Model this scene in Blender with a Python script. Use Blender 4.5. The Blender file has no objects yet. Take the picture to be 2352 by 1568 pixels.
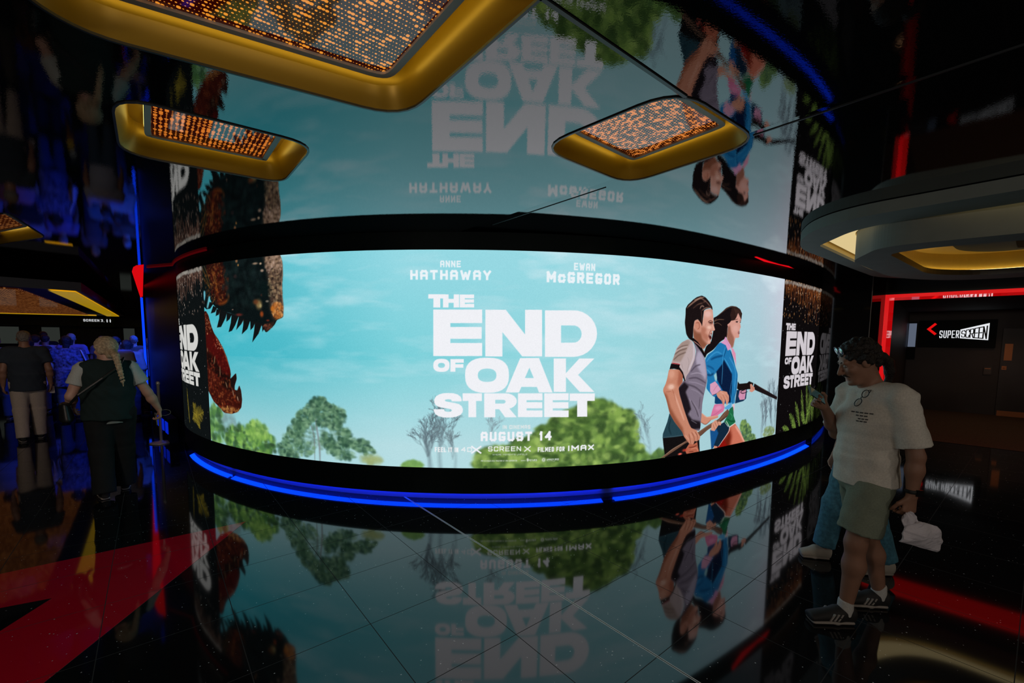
import bpy, bmesh, math, random
import numpy as np
from mathutils import Vector, Matrix
from mathutils.geometry import tessellate_polygon

scene = bpy.context.scene
COL = scene.collection

# ------------------------------------------------------------------ camera
cam_d = bpy.data.cameras.new('camera')
cam_d.sensor_width = 36.0
cam_d.lens = 1005.68 / 2352 * 36.0
cam_d.shift_y = (868.3 - 784) / 2352
cam_d.clip_start = 0.05
cam_o = bpy.data.objects.new('camera', cam_d)
COL.objects.link(cam_o)
_p, _r = 0.08707, 0.00903
_fw = Vector((0, math.cos(_p), -math.sin(_p)))
_u0 = Vector((0, math.sin(_p), math.cos(_p)))
_r0 = Vector((1, 0, 0))
_ri = _r0 * math.cos(_r) + _u0 * math.sin(_r)
_up = _u0 * math.cos(_r) - _r0 * math.sin(_r)
cam_o.matrix_world = Matrix(((_ri.x, _up.x, -_fw.x, 0), (_ri.y, _up.y, -_fw.y, 0), (_ri.z, _up.z, -_fw.z, 1.735), (0, 0, 0, 1)))
scene.camera = cam_o

# ------------------------------------------------------------------ world, exposure, room and fill lamps
scene.view_settings.view_transform = 'Standard'
scene.view_settings.look = 'None'
scene.view_settings.exposure = 0.0
scene.view_settings.gamma = 1.0
scene.view_settings.use_curve_mapping = False
world = bpy.data.worlds.new('world')
scene.world = world
world.use_nodes = True
world.node_tree.nodes['Background'].inputs[0].default_value = (0.8, 0.9, 1.0, 1)
world.node_tree.nodes['Background'].inputs[1].default_value = 0.0035

def lamp(name, kind, loc, energy, color, size=1.0, rot=(0, 0, 0), spread=None, size_y=None, spot=None):
    d = bpy.data.lights.new(name, kind)
    d.energy = energy
    d.color = color
    if kind == 'AREA':
        d.shape = 'RECTANGLE'
        d.size = size
        d.size_y = size_y or size
        if spread: d.spread = spread
    else:
        d.shadow_soft_size = size
    if kind == 'SPOT':
        d.spot_size = spot or 1.2
        d.spot_blend = 0.6
    o = bpy.data.objects.new(name, d)
    o.location = loc
    o.rotation_euler = rot
    COL.objects.link(o)
    return o

# added fill lamps behind the viewer, warm and dim; blue stage lamps over the queue in the corridor
def bulb(n, x, y, z, e, c, r=0.12): lamp(n, 'POINT', (x, y, z), e, c, r)
bulb('fill_lamp', 1.4, -2.6, 2.45, 64, (1.0, 0.88, 0.76))
bulb('fill_lamp', 4.8, -1.4, 2.45, 42, (1.0, 0.84, 0.70))
bulb('fill_lamp', -2.6, -1.8, 2.45, 70, (1.0, 0.86, 0.74))
bulb('corridor_lamp', -10.6, 7.4, 2.35, 3, (1.0, 0.70, 0.55))
def spot_to(n, p, q, e, c, size, r=0.05):
    d = Vector(q) - Vector(p); o = lamp(n, 'SPOT', p, e, c, r, spot=size); o.rotation_euler = d.to_track_quat('-Z', 'Y').to_euler(); return o
spot_to('fill_spot', (-6.4, 3.4, 2.66), (-7.8, 6.9, 0.7), 75, (1.0, 0.80, 0.66), 0.62)  # added spots that brighten the figures at the left
spot_to('fill_spot', (-3.4, 1.4, 2.66), (-4.4, 4.6, 1.1), 70, (1.0, 0.80, 0.68), 0.7)
spot_to('corridor_blue_spot', (-6.75, 8.05, 2.66), (-8.5, 9.3, 1.35), 330, (0.010, 0.075, 1.0), 1.05)
spot_to('corridor_blue_spot', (-8.6, 10.9, 2.66), (-10.2, 11.2, 1.3), 200, (0.01, 0.075, 1.0), 1.3)
lamp('lobby_downlight', 'SPOT', (9.3, 8.4, 2.5), 10, (1.0, 0.50, 0.24), 0.05, (0, 0, 0), spot=2.4)
lamp('lobby_downlight', 'SPOT', (10.9, 9.6, 2.5), 15, (1.0, 0.50, 0.24), 0.05, (0, 0, 0), spot=2.4)

# ------------------------------------------------------------------ helpers
def hexc(h):
    c = np.array([int(h[i:i + 2], 16) for i in (0, 2, 4)]) / 255.0
    return tuple(np.where(c <= 0.04045, c / 12.92, ((c + 0.055) / 1.055) ** 2.4))

MATS = {}
def mat(name, col, rough=0.6, metal=0.0, emit=None, strength=0.0, spec=0.5, ior=1.5, coat=0.0, noise=0.0, nscale=8.0, bump=0.0, bscale=60.0, alpha=1.0, trans=0.0, sheen=0.0):
    """procedural principled material: optional noise variation of the colour and a noise bump"""
    if name in MATS: return MATS[name]
    m = bpy.data.materials.new(name)
    m.use_nodes = True
    nt = m.node_tree
    b = nt.nodes['Principled BSDF']
    if isinstance(col, str): col = hexc(col)
    b.inputs['Base Color'].default_value = (*col, 1)
    b.inputs['Roughness'].default_value = rough
    b.inputs['Metallic'].default_value = metal
    b.inputs['Specular IOR Level'].default_value = spec
    b.inputs['IOR'].default_value = ior
    b.inputs['Coat Weight'].default_value = coat
    b.inputs['Coat Roughness'].default_value = 0.04
    b.inputs['Alpha'].default_value = alpha
    b.inputs['Transmission Weight'].default_value = trans
    b.inputs['Sheen Weight'].default_value = sheen
    if emit is not None:
        if isinstance(emit, str): emit = hexc(emit)
        b.inputs['Emission Color'].default_value = (*emit, 1)
        b.inputs['Emission Strength'].default_value = strength
    if noise or bump:
        tc = nt.nodes.new('ShaderNodeTexCoord')
    if noise:
        n = nt.nodes.new('ShaderNodeTexNoise'); n.inputs['Scale'].default_value = nscale; n.inputs['Detail'].default_value = 4
        r = nt.nodes.new('ShaderNodeMapRange'); r.inputs[1].default_value = 0.3; r.inputs[2].default_value = 0.7
        r.inputs[3].default_value = 1 - noise; r.inputs[4].default_value = 1 + noise
        mx = nt.nodes.new('ShaderNodeMix'); mx.data_type = 'RGBA'; mx.blend_type = 'MULTIPLY'; mx.inputs[0].default_value = 1
        nt.links.new(tc.outputs['Object'], n.inputs['Vector'])
        nt.links.new(n.outputs[0], r.inputs[0])
        mx.inputs[6].default_value = (*col, 1)
        nt.links.new(r.outputs[0], mx.inputs[7])
        nt.links.new(mx.outputs[2], b.inputs['Base Color'])
    if bump:
        n2 = nt.nodes.new('ShaderNodeTexNoise'); n2.inputs['Scale'].default_value = bscale; n2.inputs['Detail'].default_value = 3
        bp = nt.nodes.new('ShaderNodeBump'); bp.inputs['Strength'].default_value = bump; bp.inputs['Distance'].default_value = 0.01
        nt.links.new(tc.outputs['Object'], n2.inputs['Vector'])
        nt.links.new(n2.outputs[0], bp.inputs['Height'])
        nt.links.new(bp.outputs[0], b.inputs['Normal'])
    MATS[name] = m
    return m

def glow(name, col, strength):
    """lamp surface"""
    if name in MATS: return MATS[name]
    m = bpy.data.materials.new(name); m.use_nodes = True
    nt = m.node_tree; nt.nodes.clear()
    e = nt.nodes.new('ShaderNodeEmission'); o = nt.nodes.new('ShaderNodeOutputMaterial')
    e.inputs[0].default_value = (*(hexc(col) if isinstance(col, str) else col), 1); e.inputs[1].default_value = strength
    nt.links.new(e.outputs[0], o.inputs[0])
    MATS[name] = m
    return m

def tag(o, label=None, cat=None, group=None, kind=None):
    if label: o['label'] = label
    if cat: o['category'] = cat
    if group: o['group'] = group
    if kind: o['kind'] = kind
    return o

def empty(name, loc, label=None, cat=None, group=None, rz=0.0):
    o = bpy.data.objects.new(name, None)
    o.empty_display_size = 0.1
    o.location = loc; o.rotation_euler = (0, 0, rz)
    COL.objects.link(o)
    return tag(o, label, cat, group)

def mesh_obj(name, verts, faces, m, parent=None, smooth=False, kind=None, label=None):
    me = bpy.data.meshes.new(name)
    me.from_pydata([tuple(v) for v in verts], [], [tuple(f) for f in faces])
    me.update()
    if smooth: me.polygons.foreach_set('use_smooth', [True] * len(me.polygons))
    for mm_ in (m if isinstance(m, (list, tuple)) else [m]): me.materials.append(mm_)
    o = bpy.data.objects.new(name, me)
    COL.objects.link(o)
    if parent: o.parent = parent
    if kind: o['kind'] = kind
    if label: o['label'] = label
    return o

class MB:
    """collects simple solids and links them as one mesh object"""
    def __init__(s): s.v = []; s.f = []
    def add(s, vs, fs):
        n = len(s.v); s.v += [tuple(v) for v in vs]; s.f += [tuple(n + i for i in f) for f in fs]
    def box(s, c, size, ax=None):
        """c centre, size full extents, ax optional 3 axes"""
        ax = ax or ((1, 0, 0), (0, 1, 0), (0, 0, 1))
        A = [Vector(a) * (d / 2) for a, d in zip(ax, size)]
        c = Vector(c)
        vs = [c + A[0] * i + A[1] * j + A[2] * k for k in (-1, 1) for j in (-1, 1) for i in (-1, 1)]
        s.add(vs, [(0, 2, 3, 1), (4, 5, 7, 6), (0, 1, 5, 4), (2, 6, 7, 3), (0, 4, 6, 2), (1, 3, 7, 5)])
        return s
    def prism(s, poly, z0, z1):
        n = len(poly)
        vs = [(x, y, z0) for x, y in poly] + [(x, y, z1) for x, y in poly]
        fs = [(i, (i + 1) % n, n + (i + 1) % n, n + i) for i in range(n)]
        tri = tessellate_polygon([[Vector((x, y, 0)) for x, y in poly]])
        fs += [tuple(t) for t in tri] + [tuple(n + i for i in t) for t in tri]
        s.add(vs, fs); return s
    def tube(s, pts, r, n=10, caps=True):
        pts = [Vector(p) for p in pts]
        rs = r if isinstance(r, (list, tuple)) else [r] * len(pts)
        up = Vector((0, 0, 1)); rings = []
        prev = None
        for i, p in enumerate(pts):
            t = (pts[min(i + 1, len(pts) - 1)] - pts[max(i - 1, 0)]).normalized()
            if prev is None:
                a = t.cross(up)
                if a.length < 1e-3: a = t.cross(Vector((1, 0, 0)))
                a.normalize()
            else:
                a = (prev - t * prev.dot(t)).normalized()
            prev = a
            b = t.cross(a)
            rings.append([p + (a * math.cos(2 * math.pi * k / n) + b * math.sin(2 * math.pi * k / n)) * rs[i] for k in range(n)])
        vs = [v for ring in rings for v in ring]
        fs = [(i * n + k, i * n + (k + 1) % n, (i + 1) * n + (k + 1) % n, (i + 1) * n + k) for i in range(len(pts) - 1) for k in range(n)]
        if caps: fs += [tuple(range(n))[::-1], tuple((len(pts) - 1) * n + k for k in range(n))]
        s.add(vs, fs); return s
    def lathe(s, prof, c=(0, 0, 0), n=28):
        vs = [(c[0] + r * math.cos(2 * math.pi * k / n), c[1] + r * math.sin(2 * math.pi * k / n), c[2] + z) for r, z in prof for k in range(n)]
        fs = [(i * n + k, i * n + (k + 1) % n, (i + 1) * n + (k + 1) % n, (i + 1) * n + k) for i in range(len(prof) - 1) for k in range(n)]
        fs += [tuple(range(n))[::-1], tuple((len(prof) - 1) * n + k for k in range(n))]
        s.add(vs, fs); return s
    def strip(s, A, B, closed=False):
        n = len(A)
        s.add(list(A) + list(B), [(i, (i + 1) % n, n + (i + 1) % n, n + i) for i in range(n if closed else n - 1)]); return s
    def build(s, name, m, parent=None, smooth=False, kind=None, label=None):
        return mesh_obj(name, s.v, s.f, m, parent, smooth, kind, label)

# directions of the floor grid: DA runs away to the left, DB away to the right
DA = Vector((-0.6346, 0.7728, 0)); DB = Vector((0.7728, 0.6346, 0))
HC = 2.831          # ceiling height
ZB, ZT = 0.3645, 2.651
QUAL = 1.0
TITLE_M = (5079, 6831, 917, 2200)
TITLE_R = (10521, 11885, 1035, 2025)
TITLE_L = (-257, 1359, 1067, 2020)
# ------------------------------------------------------------------ floor
def floor_material(name='black_granite_tiles', stone=(0.0065, 0.0068, 0.0075)):
    m = bpy.data.materials.new(name); m.use_nodes = True
    nt = m.node_tree; N = nt.nodes; L = nt.links
    b = N['Principled BSDF']
    tc = N.new('ShaderNodeTexCoord')
    def math_(op, a, c=None, d=None):
        n = N.new('ShaderNodeMath'); n.operation = op
        for i, v in enumerate((a, c, d)):
            if v is None: continue
            if isinstance(v, (int, float)): n.inputs[i].default_value = v
            else: L.new(v, n.inputs[i])
        return n.outputs[0]
    def dot(v):
        n = N.new('ShaderNodeVectorMath'); n.operation = 'DOT_PRODUCT'
        L.new(tc.outputs['Object'], n.inputs[0]); n.inputs[1].default_value = v
        return n.outputs['Value']
    a = dot(tuple(DA)); bb = dot(tuple(DB))
    def dist_line(v, off, step):
        f = math_('FRACT', math_('DIVIDE', math_('SUBTRACT', v, off), step))
        return math_('MULTIPLY', math_('MINIMUM', f, math_('SUBTRACT', 1.0, f)), step)
    b2 = math_('SUBTRACT', bb, math_('MULTIPLY', math_('GREATER_THAN', bb, 2.072), 0.494))
    d = math_('MINIMUM', dist_line(a, 1.24, 0.629), dist_line(b2, 0.95, 0.633))
    grout = math_('LESS_THAN', d, 0.0022)
    sd = math_('ABSOLUTE', math_('SUBTRACT', bb, 2.077))
    strip = math_('MULTIPLY', math_('LESS_THAN', sd, 0.0085), math_('GREATER_THAN', sd, 0.003))
    # sparkling flecks in the stone
    vo = N.new('ShaderNodeTexVoronoi'); vo.inputs['Scale'].default_value = 38
    L.new(tc.outputs['Object'], vo.inputs['Vector'])
    sep = N.new('ShaderNodeSeparateColor'); L.new(vo.outputs['Color'], sep.inputs[0])
    fleck = math_('MULTIPLY', math_('LESS_THAN', vo.outputs['Distance'], math_('MULTIPLY', sep.outputs[1], 0.15)), math_('GREATER_THAN', sep.outputs[0], 0.62))
    mk = lambda fac, A, B: (lambda n: (setattr(n, 'data_type', 'RGBA'), L.new(fac, n.inputs[0]), n)[2])(N.new('ShaderNodeMix'))
    n1 = mk(fleck, 0, 0); n1.inputs[6].default_value = (*stone, 1); n1.inputs[7].default_value = (0.55, 0.56, 0.58, 1)
    n2 = mk(grout, 0, 0); L.new(n1.outputs[2], n2.inputs[6]); n2.inputs[7].default_value = (0.045, 0.045, 0.047, 1)
    n3 = mk(strip, 0, 0); L.new(n2.outputs[2], n3.inputs[6]); n3.inputs[7].default_value = (0.70, 0.70, 0.68, 1)
    L.new(n3.outputs[2], b.inputs['Base Color'])
    ro = math_('ADD', 0.052, math_('MULTIPLY', grout, 0.6))
    ro = math_('ADD', ro, math_('MULTIPLY', strip, 0.3))
    L.new(ro, b.inputs['Roughness'])
    L.new(math_('SUBTRACT', 0.5, math_('MULTIPLY', grout, 0.5)), b.inputs['Specular IOR Level'])
    b.inputs['IOR'].default_value = 1.5
    return m
M_FLOOR = floor_material()
mesh_obj('floor', [(-26, -6, 0), (20, -6, 0), (20, 26, 0), (-26, 26, 0)], [(0, 1, 2, 3)], M_FLOOR, kind='structure')

# red stone arrow let into the floor
M_RED_STONE = floor_material('red_stone_tiles', (0.56, 0.004, 0.022))
arrow = [(-2.51, 4.01), (-2.27, 1.30), (-2.87, 1.30), (-3.04, 2.77), (-4.20, 2.18), (-4.80, 2.21)]
mb = MB(); mb.prism(arrow, -0.004, 0.0012)
mb.build('floor_inlay', M_RED_STONE, kind='structure')

# ------------------------------------------------------------------ ceiling (stretched black gloss membrane with openings)
def ceiling_material():
    m = bpy.data.materials.new('black_gloss_membrane'); m.use_nodes = True
    nt = m.node_tree; b = nt.nodes['Principled BSDF']
    b.inputs['Base Color'].default_value = (0.006, 0.0065, 0.007, 1)
    b.inputs['IOR'].default_value = 1.9
    b.inputs['Roughness'].default_value = 0.012
    tc = nt.nodes.new('ShaderNodeTexCoord')
    n = nt.nodes.new('ShaderNodeTexNoise'); n.inputs['Scale'].default_value = 110; n.inputs['Detail'].default_value = 2
    bp = nt.nodes.new('ShaderNodeBump'); bp.inputs['Strength'].default_value = 0.022; bp.inputs['Distance'].default_value = 0.003
    nt.links.new(tc.outputs['Object'], n.inputs['Vector']); nt.links.new(n.outputs[0], bp.inputs['Height']); nt.links.new(bp.outputs[0], b.inputs['Normal'])
    return m
M_CEIL = ceiling_material()
def round_poly(pts, r, n=6):
    out = []
    k = len(pts)
    rr = r if isinstance(r, (list, tuple)) else [r] * k
    for i in range(k):
        p = Vector((*pts[i], 0)); a = Vector((*pts[i - 1], 0)); c = Vector((*pts[(i + 1) % k], 0))
        da = (a - p); dc = (c - p)
        ra = min(rr[i], da.length * 0.48, dc.length * 0.48)
        A = p + da.normalized() * ra; Cc = p + dc.normalized() * ra
        for j in range(n + 1):
            t = j / n
            q = A * (1 - t) ** 2 + p * 2 * t * (1 - t) + Cc * t * t
            out.append((q.x, q.y))
    return out
def inset(poly, d):
    """shrink a convex outline by d"""
    P = [Vector((*p, 0)) for p in poly]
    c = sum(P, Vector()) / len(P)
    area = sum(P[i].x * P[(i + 1) % len(P)].y - P[(i + 1) % len(P)].x * P[i].y for i in range(len(P)))
    sg = 1 if area > 0 else -1
    out = []
    for i in range(len(P)):
        t = (P[(i + 1) % len(P)] - P[i - 1]).normalized()
        nrm = Vector((-t.y, t.x, 0)) * sg
        q = P[i] + nrm * d
        out.append((q.x, q.y))
    return out
COFFERS = [
    ('wide', round_poly([(-1.60, 1.67), (-0.55, 2.28), (0.36, 1.16), (-0.75, 0.50), (-1.52, 0.95)], [0.16, 0.20, 0.2, 0.3, 0.3])),
    ('left', round_poly([(-2.36, 2.73), (-1.64, 3.21), (-1.14, 2.60), (-1.83, 2.09)], [0.20, 0.14, 0.16, 0.2])),
    ('right', round_poly([(0.14, 2.60), (0.80, 3.17), (1.34, 2.49), (0.72, 2.01)], [0.22, 0.2, 0.2, 0.2])),
    ('far', round_poly([(-6.3, 5.45), (-5.2, 4.98), (-4.55, 4.05), (-5.7, 4.3)], 0.12)),
]
# two membranes meet along a seam; the right-hand one bellies up slightly towards the seam
SEAM = 2.484
def clip_half(poly, sign):
    out = []
    for i in range(len(poly)):
        p, q = Vector((*poly[i], 0)), Vector((*poly[(i + 1) % len(poly)], 0)); dp, dq = (p.dot(DB) - SEAM) * sign, (q.dot(DB) - SEAM) * sign
        if dp >= 0: out.append((p.x, p.y))
        if dp * dq < 0: t = dp / (dp - dq); r_ = p + (q - p) * t; out.append((r_.x, r_.y))
    return out
RECT = [(-26, -6), (20, -6), (20, 26), (-26, 26)]
def membrane(name, sign):
    if sign < 0:
        body = clip_half(RECT, -1); holes = [poly for k, poly in COFFERS if k != 'right']; bite = clip_half(COFFERS[2][1], -1)
    else:
        body = clip_half(RECT, 1); holes = []; bite = clip_half(COFFERS[2][1], 1)
    # splice the part of the right-hand opening that lies on this side into the outline
    on = [i for i, p in enumerate(bite) if abs(Vector((*p, 0)).dot(DB) - SEAM) < 1e-4]
    i0 = [i for i in on if (i + 1) % len(bite) in on]
    st = (i0[0] + 1) % len(bite); chain = bite[st:] + bite[:st]
    ob = [i for i, p in enumerate(body) if abs(Vector((*p, 0)).dot(DB) - SEAM) < 1e-4]
    j = [i for i in ob if (i + 1) % len(body) in ob][0]
    a = Vector((*body[j], 0)); c0, c1 = Vector((*chain[0], 0)), Vector((*chain[-1], 0))
    if (c1 - a).length < (c0 - a).length: chain = chain[::-1]
    body = body[:j + 1] + chain + body[j + 1:]
    lo = [[Vector((*p, HC)) for p in body]] + [[Vector((*p, HC)) for p in h] for h in holes]
    bm = bmesh.new()
    vs = [bm.verts.new(v) for l in lo for v in l]
    for t in tessellate_polygon(lo):
        try: bm.faces.new([vs[i] for i in t])
        except ValueError: pass
    if sign > 0:
        d_ = 0.02
        while d_ < 4.5:
            bmesh.ops.bisect_plane(bm, geom=bm.verts[:] + bm.edges[:] + bm.faces[:], plane_co=DB * (SEAM + d_), plane_no=DB)
            d_ *= 1.22
        for v in bm.verts: v.co.z += RISE * math.exp(-(v.co.dot(DB) - SEAM) / 0.9)
        bmesh.ops.recalc_face_normals(bm, faces=bm.faces[:])
    me = bpy.data.meshes.new(name); bm.to_mesh(me); bm.free()
    me.polygons.foreach_set('use_smooth', [sign > 0] * len(me.polygons)); me.materials.append(M_CEIL)
    o = bpy.data.objects.new(name, me); COL.objects.link(o); o['kind'] = 'structure'
    return o
RISE = 0.030
membrane('ceiling', -1)
membrane('ceiling_right', 1)
e0 = DB * SEAM - DA * 30 + Vector((0, 0, HC)); e1 = DB * SEAM + DA * 30 + Vector((0, 0, HC))

M_SEAM = mat('seam_profile', (0.05, 0.055, 0.06), 0.3, 0.6)
def seam(p, q, w, name):
    p = Vector((*p, HC)); q = Vector((*q, HC)); d = (q - p).normalized(); nrm = Vector((-d.y, d.x, 0))
    mb = MB(); mb.box((p + q) / 2 - Vector((0, 0, 0.002)), ((q - p).length, w, 0.008), (d, nrm, (0, 0, 1)))
    return mb.build(name, M_SEAM, kind='structure')
seam((-0.2, 4.29), (0.66, 3.24), 0.006, 'trim_1')
seam((1.27, 2.43), (3.4, -0.17), 0.007, 'trim_2')
seam((0.77, 2.07), (-1.2, 0.45), 0.016, 'trim_3')

# ------------------------------------------------------------------ recessed ceiling lights
M_GOLD = mat('gold_lining', (0.34, 0.205, 0.014), 0.38, 0.35, spec=0.4)
M_RIM = mat('dark_rim', (0.02, 0.021, 0.022), 0.4)
M_GREYTRIM = mat('grey_panel_trim', (0.55, 0.50, 0.43), 0.5)
M_LED_Y = glow('warm_led_strip', (1.0, 0.78, 0.18), 4.2)
def dots_material(name, cu, cv, along, back, dot, seed, rmin=0.14, rvar=1.1):
    """backlit panel pierced by lines of pinholes with clusters of larger holes; cu across the lines, cv along them"""
    m = bpy.data.materials.new(name); m.use_nodes = True
    nt = m.node_tree; N = nt.nodes; L = nt.links; b = N['Principled BSDF']
    tc = N.new('ShaderNodeTexCoord')
    def math_(op, a, c=None):
        n = N.new('ShaderNodeMath'); n.operation = op
        for i, v in enumerate((a, c)):
            if v is None: continue
            if isinstance(v, (int, float)): n.inputs[i].default_value = v
            else: L.new(v, n.inputs[i])
        return n.outputs[0]
    def dot_(v):
        n = N.new('ShaderNodeVectorMath'); n.operation = 'DOT_PRODUCT'; L.new(tc.outputs['Object'], n.inputs[0]); n.inputs[1].default_value = v
        return n.outputs['Value']
    u = math_('DIVIDE', dot_((-along[1], along[0], 0)), cu); v = math_('DIVIDE', dot_(along), cv)
    iu = math_('FLOOR', u); v = math_('ADD', v, math_('MULTIPLY', iu, 0.37)); iv = math_('FLOOR', v)
    cb = N.new('ShaderNodeCombineXYZ'); L.new(iu, cb.inputs[0]); L.new(iv, cb.inputs[1]); cb.inputs[2].default_value = seed
    wn = N.new('ShaderNodeTexWhiteNoise'); L.new(cb.outputs[0], wn.inputs['Vector'])
    fu = math_('MULTIPLY', math_('SUBTRACT', math_('FRACT', u), 0.5), cu); fv = math_('MULTIPLY', math_('SUBTRACT', math_('FRACT', v), 0.5), cv)
    d = math_('SQRT', math_('ADD', math_('MULTIPLY', fu, fu), math_('MULTIPLY', fv, fv)))
    ns = N.new('ShaderNodeTexNoise'); ns.inputs['Scale'].default_value = 0.31; ns.inputs['Detail'].default_value = 1
    L.new(cb.outputs[0], ns.inputs['Vector'])
    pw = math_('MULTIPLY', math_('POWER', wn.outputs['Value'], 2.2), ns.outputs[0])
    rad = math_('MULTIPLY', math_('MINIMUM', math_('ADD', rmin, math_('MULTIPLY', pw, rvar)), 0.62), min(cu, cv))
    on = math_('LESS_THAN', d, rad)
    mx = N.new('ShaderNodeMix'); mx.data_type = 'RGBA'; L.new(on, mx.inputs[0]); mx.inputs[6].default_value = (*back, 1); mx.inputs[7].default_value = (*dot, 1)
    L.new(mx.outputs[2], b.inputs['Emission Color']); b.inputs['Emission Strength'].default_value = 1.0
    b.inputs['Base Color'].default_value = (0.02, 0.008, 0.005, 1)
    b.inputs['Roughness'].default_value = 0.04; b.inputs['IOR'].default_value = 1.62
    return m
DOTS = {
    'wide': dots_material('pierced_panel_wide', 0.0235, 0.0135, tuple(DB), (0.022, 0.0006, 0.0), (0.78, 0.26, 0.022), 1),
    'left': dots_material('pierced_panel_left', 0.024, 0.0155, tuple(DA), (0.020, 0.0015, 0.0004), (0.62, 0.17, 0.02), 2, 0.2, 1.2),
    'right': dots_material('pierced_panel_right', 0.0165, 0.0175, tuple(DB), (0.020, 0.0012, 0.0002), (0.66, 0.19, 0.03), 3, 0.14, 1.2),
    'far': dots_material('pierced_panel_far', 0.05, 0.03, tuple(DB), (0.028, 0.005, 0.001), (0.20, 0.07, 0.018), 4, 0.2, 1.2),
}
LIGHT_LABEL = {
    'wide': 'largest gold-lined ceiling light, cropped by the top edge above the screen',
    'left': 'small gold-lined ceiling light beside the large one, over the dinosaur reflection',
    'right': 'small gold-lined ceiling light in front of the reflected runners',
    'far': 'gold-lined ceiling light cropped at the left edge above the crowd',
}
def ceiling_light(kind, poly):
    cx = sum(p[0] for p in poly) / len(poly); cy = sum(p[1] for p in poly) / len(poly)
    root = empty('ceiling_light', (cx, cy, HC), LIGHT_LABEL[kind], 'ceiling light', 'gold recessed ceiling lights')
    lp = [(x - cx, y - cy) for x, y in poly]
    ring = lambda d, z: [(x, y, z) for x, y in inset(lp, d)]
    mb = MB()
    prof = [(0.0, 0.0), (0.008, 0.018), (0.022, 0.045), (0.036, 0.08), (0.045, 0.115), (0.05, 0.17)]
    k_n = len(lp); mb.add([v for d_, z_ in prof for v in ring(d_, z_)], [(i * k_n + j, i * k_n + (j + 1) % k_n, (i + 1) * k_n + (j + 1) % k_n, (i + 1) * k_n + j) for i in range(5) for j in range(k_n)])
    mb.build('gold_lining', M_GOLD, root, smooth=True)
    mb = MB(); mb.strip(ring(-0.008, -0.006), ring(0.003, -0.006), True); mb.strip(ring(-0.008, -0.006), ring(-0.008, 0.001), True); mb.strip(ring(0.003, -0.006), ring(0.003, 0.004), True)
    mb.build('rim', M_RIM, root)
    mb = MB(); mb.strip(ring(0.115, 0.085), ring(0.145, 0.085), True); mb.strip(ring(0.115, 0.085), ring(0.115, 0.14), True); mb.strip(ring(0.145, 0.085), ring(0.147, 0.11), True); mb.strip(ring(0.115, 0.14), ring(0.147, 0.14), True)
    mb.build('panel_trim', M_GREYTRIM, root)
    P = inset(lp, 0.1465)
    mb = MB(); mb.prism(P, 0.096, 0.108); mb.build('pierced_panel', DOTS[kind], root)
    mb = MB(); mb.strip(ring(0.1145, 0.116), ring(0.1145, 0.138), True); mb.build('led_strip', M_LED_Y, root)
    mb = MB(); mb.prism(inset(lp, 0.05), 0.17, 0.175); mb.build('back_plate', M_GOLD, root)
    return root
for k_, poly in COFFERS: ceiling_light(k_, poly)
# ------------------------------------------------------------------ curved video wall
WALL = [-5200, 6880, -5095, 6753, -4985, 6626, -4867, 6498, -4739, 6369, -4601, 6240, -4457, 6112, -4307, 5987, -4154, 5865, -3997, 5748, -3835, 5636, -3665, 5525, -3481, 5414, -3281, 5301, -3069, 5189, -2852, 5084, -2634, 4991, -2417, 4909, -2201, 4837, -1985, 4774, -1765, 4720, -1537, 4674, -1299, 4638, -1050, 4611, -791, 4595, -529, 4589, -271, 4592, -30, 4605, 187, 4625, 382, 4651, 562, 4681, 732, 4715, 899, 4753, 1070, 4799, 1247, 4853, 1432, 4920, 1626, 5001, 1828, 5099, 2041, 5215, 2271, 5348, 2518, 5500, 2783, 5669, 3061, 5852, 3347, 6045, 3632, 6243, 3904, 6440, 4157, 6631, 4393, 6818, 4619, 7008, 4841, 7201, 5061, 7399, 5280, 7600]
WALL = np.array(WALL).reshape(-1, 2) / 1000.0
WS = np.concatenate([[0], np.cumsum(np.linalg.norm(np.diff(WALL, axis=0), axis=1))])
SL, SR, SEND = 1.645, 10.345, float(WS[-1])
def wall_xy(s, off=0.0):
    """point on the plan curve at arc length s, moved off metres towards the viewer"""
    s = np.asarray(s, float)
    x = np.interp(s, WS, WALL[:, 0]); y = np.interp(s, WS, WALL[:, 1])
    if off is not None:
        e = 0.03
        tx = np.interp(s + e, WS, WALL[:, 0]) - np.interp(s - e, WS, WALL[:, 0]); ty = np.interp(s + e, WS, WALL[:, 1]) - np.interp(s - e, WS, WALL[:, 1])
        l = np.hypot(tx, ty) + 1e-9
        x = x + ty / l * off; y = y - tx / l * off
    return x, y

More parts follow.
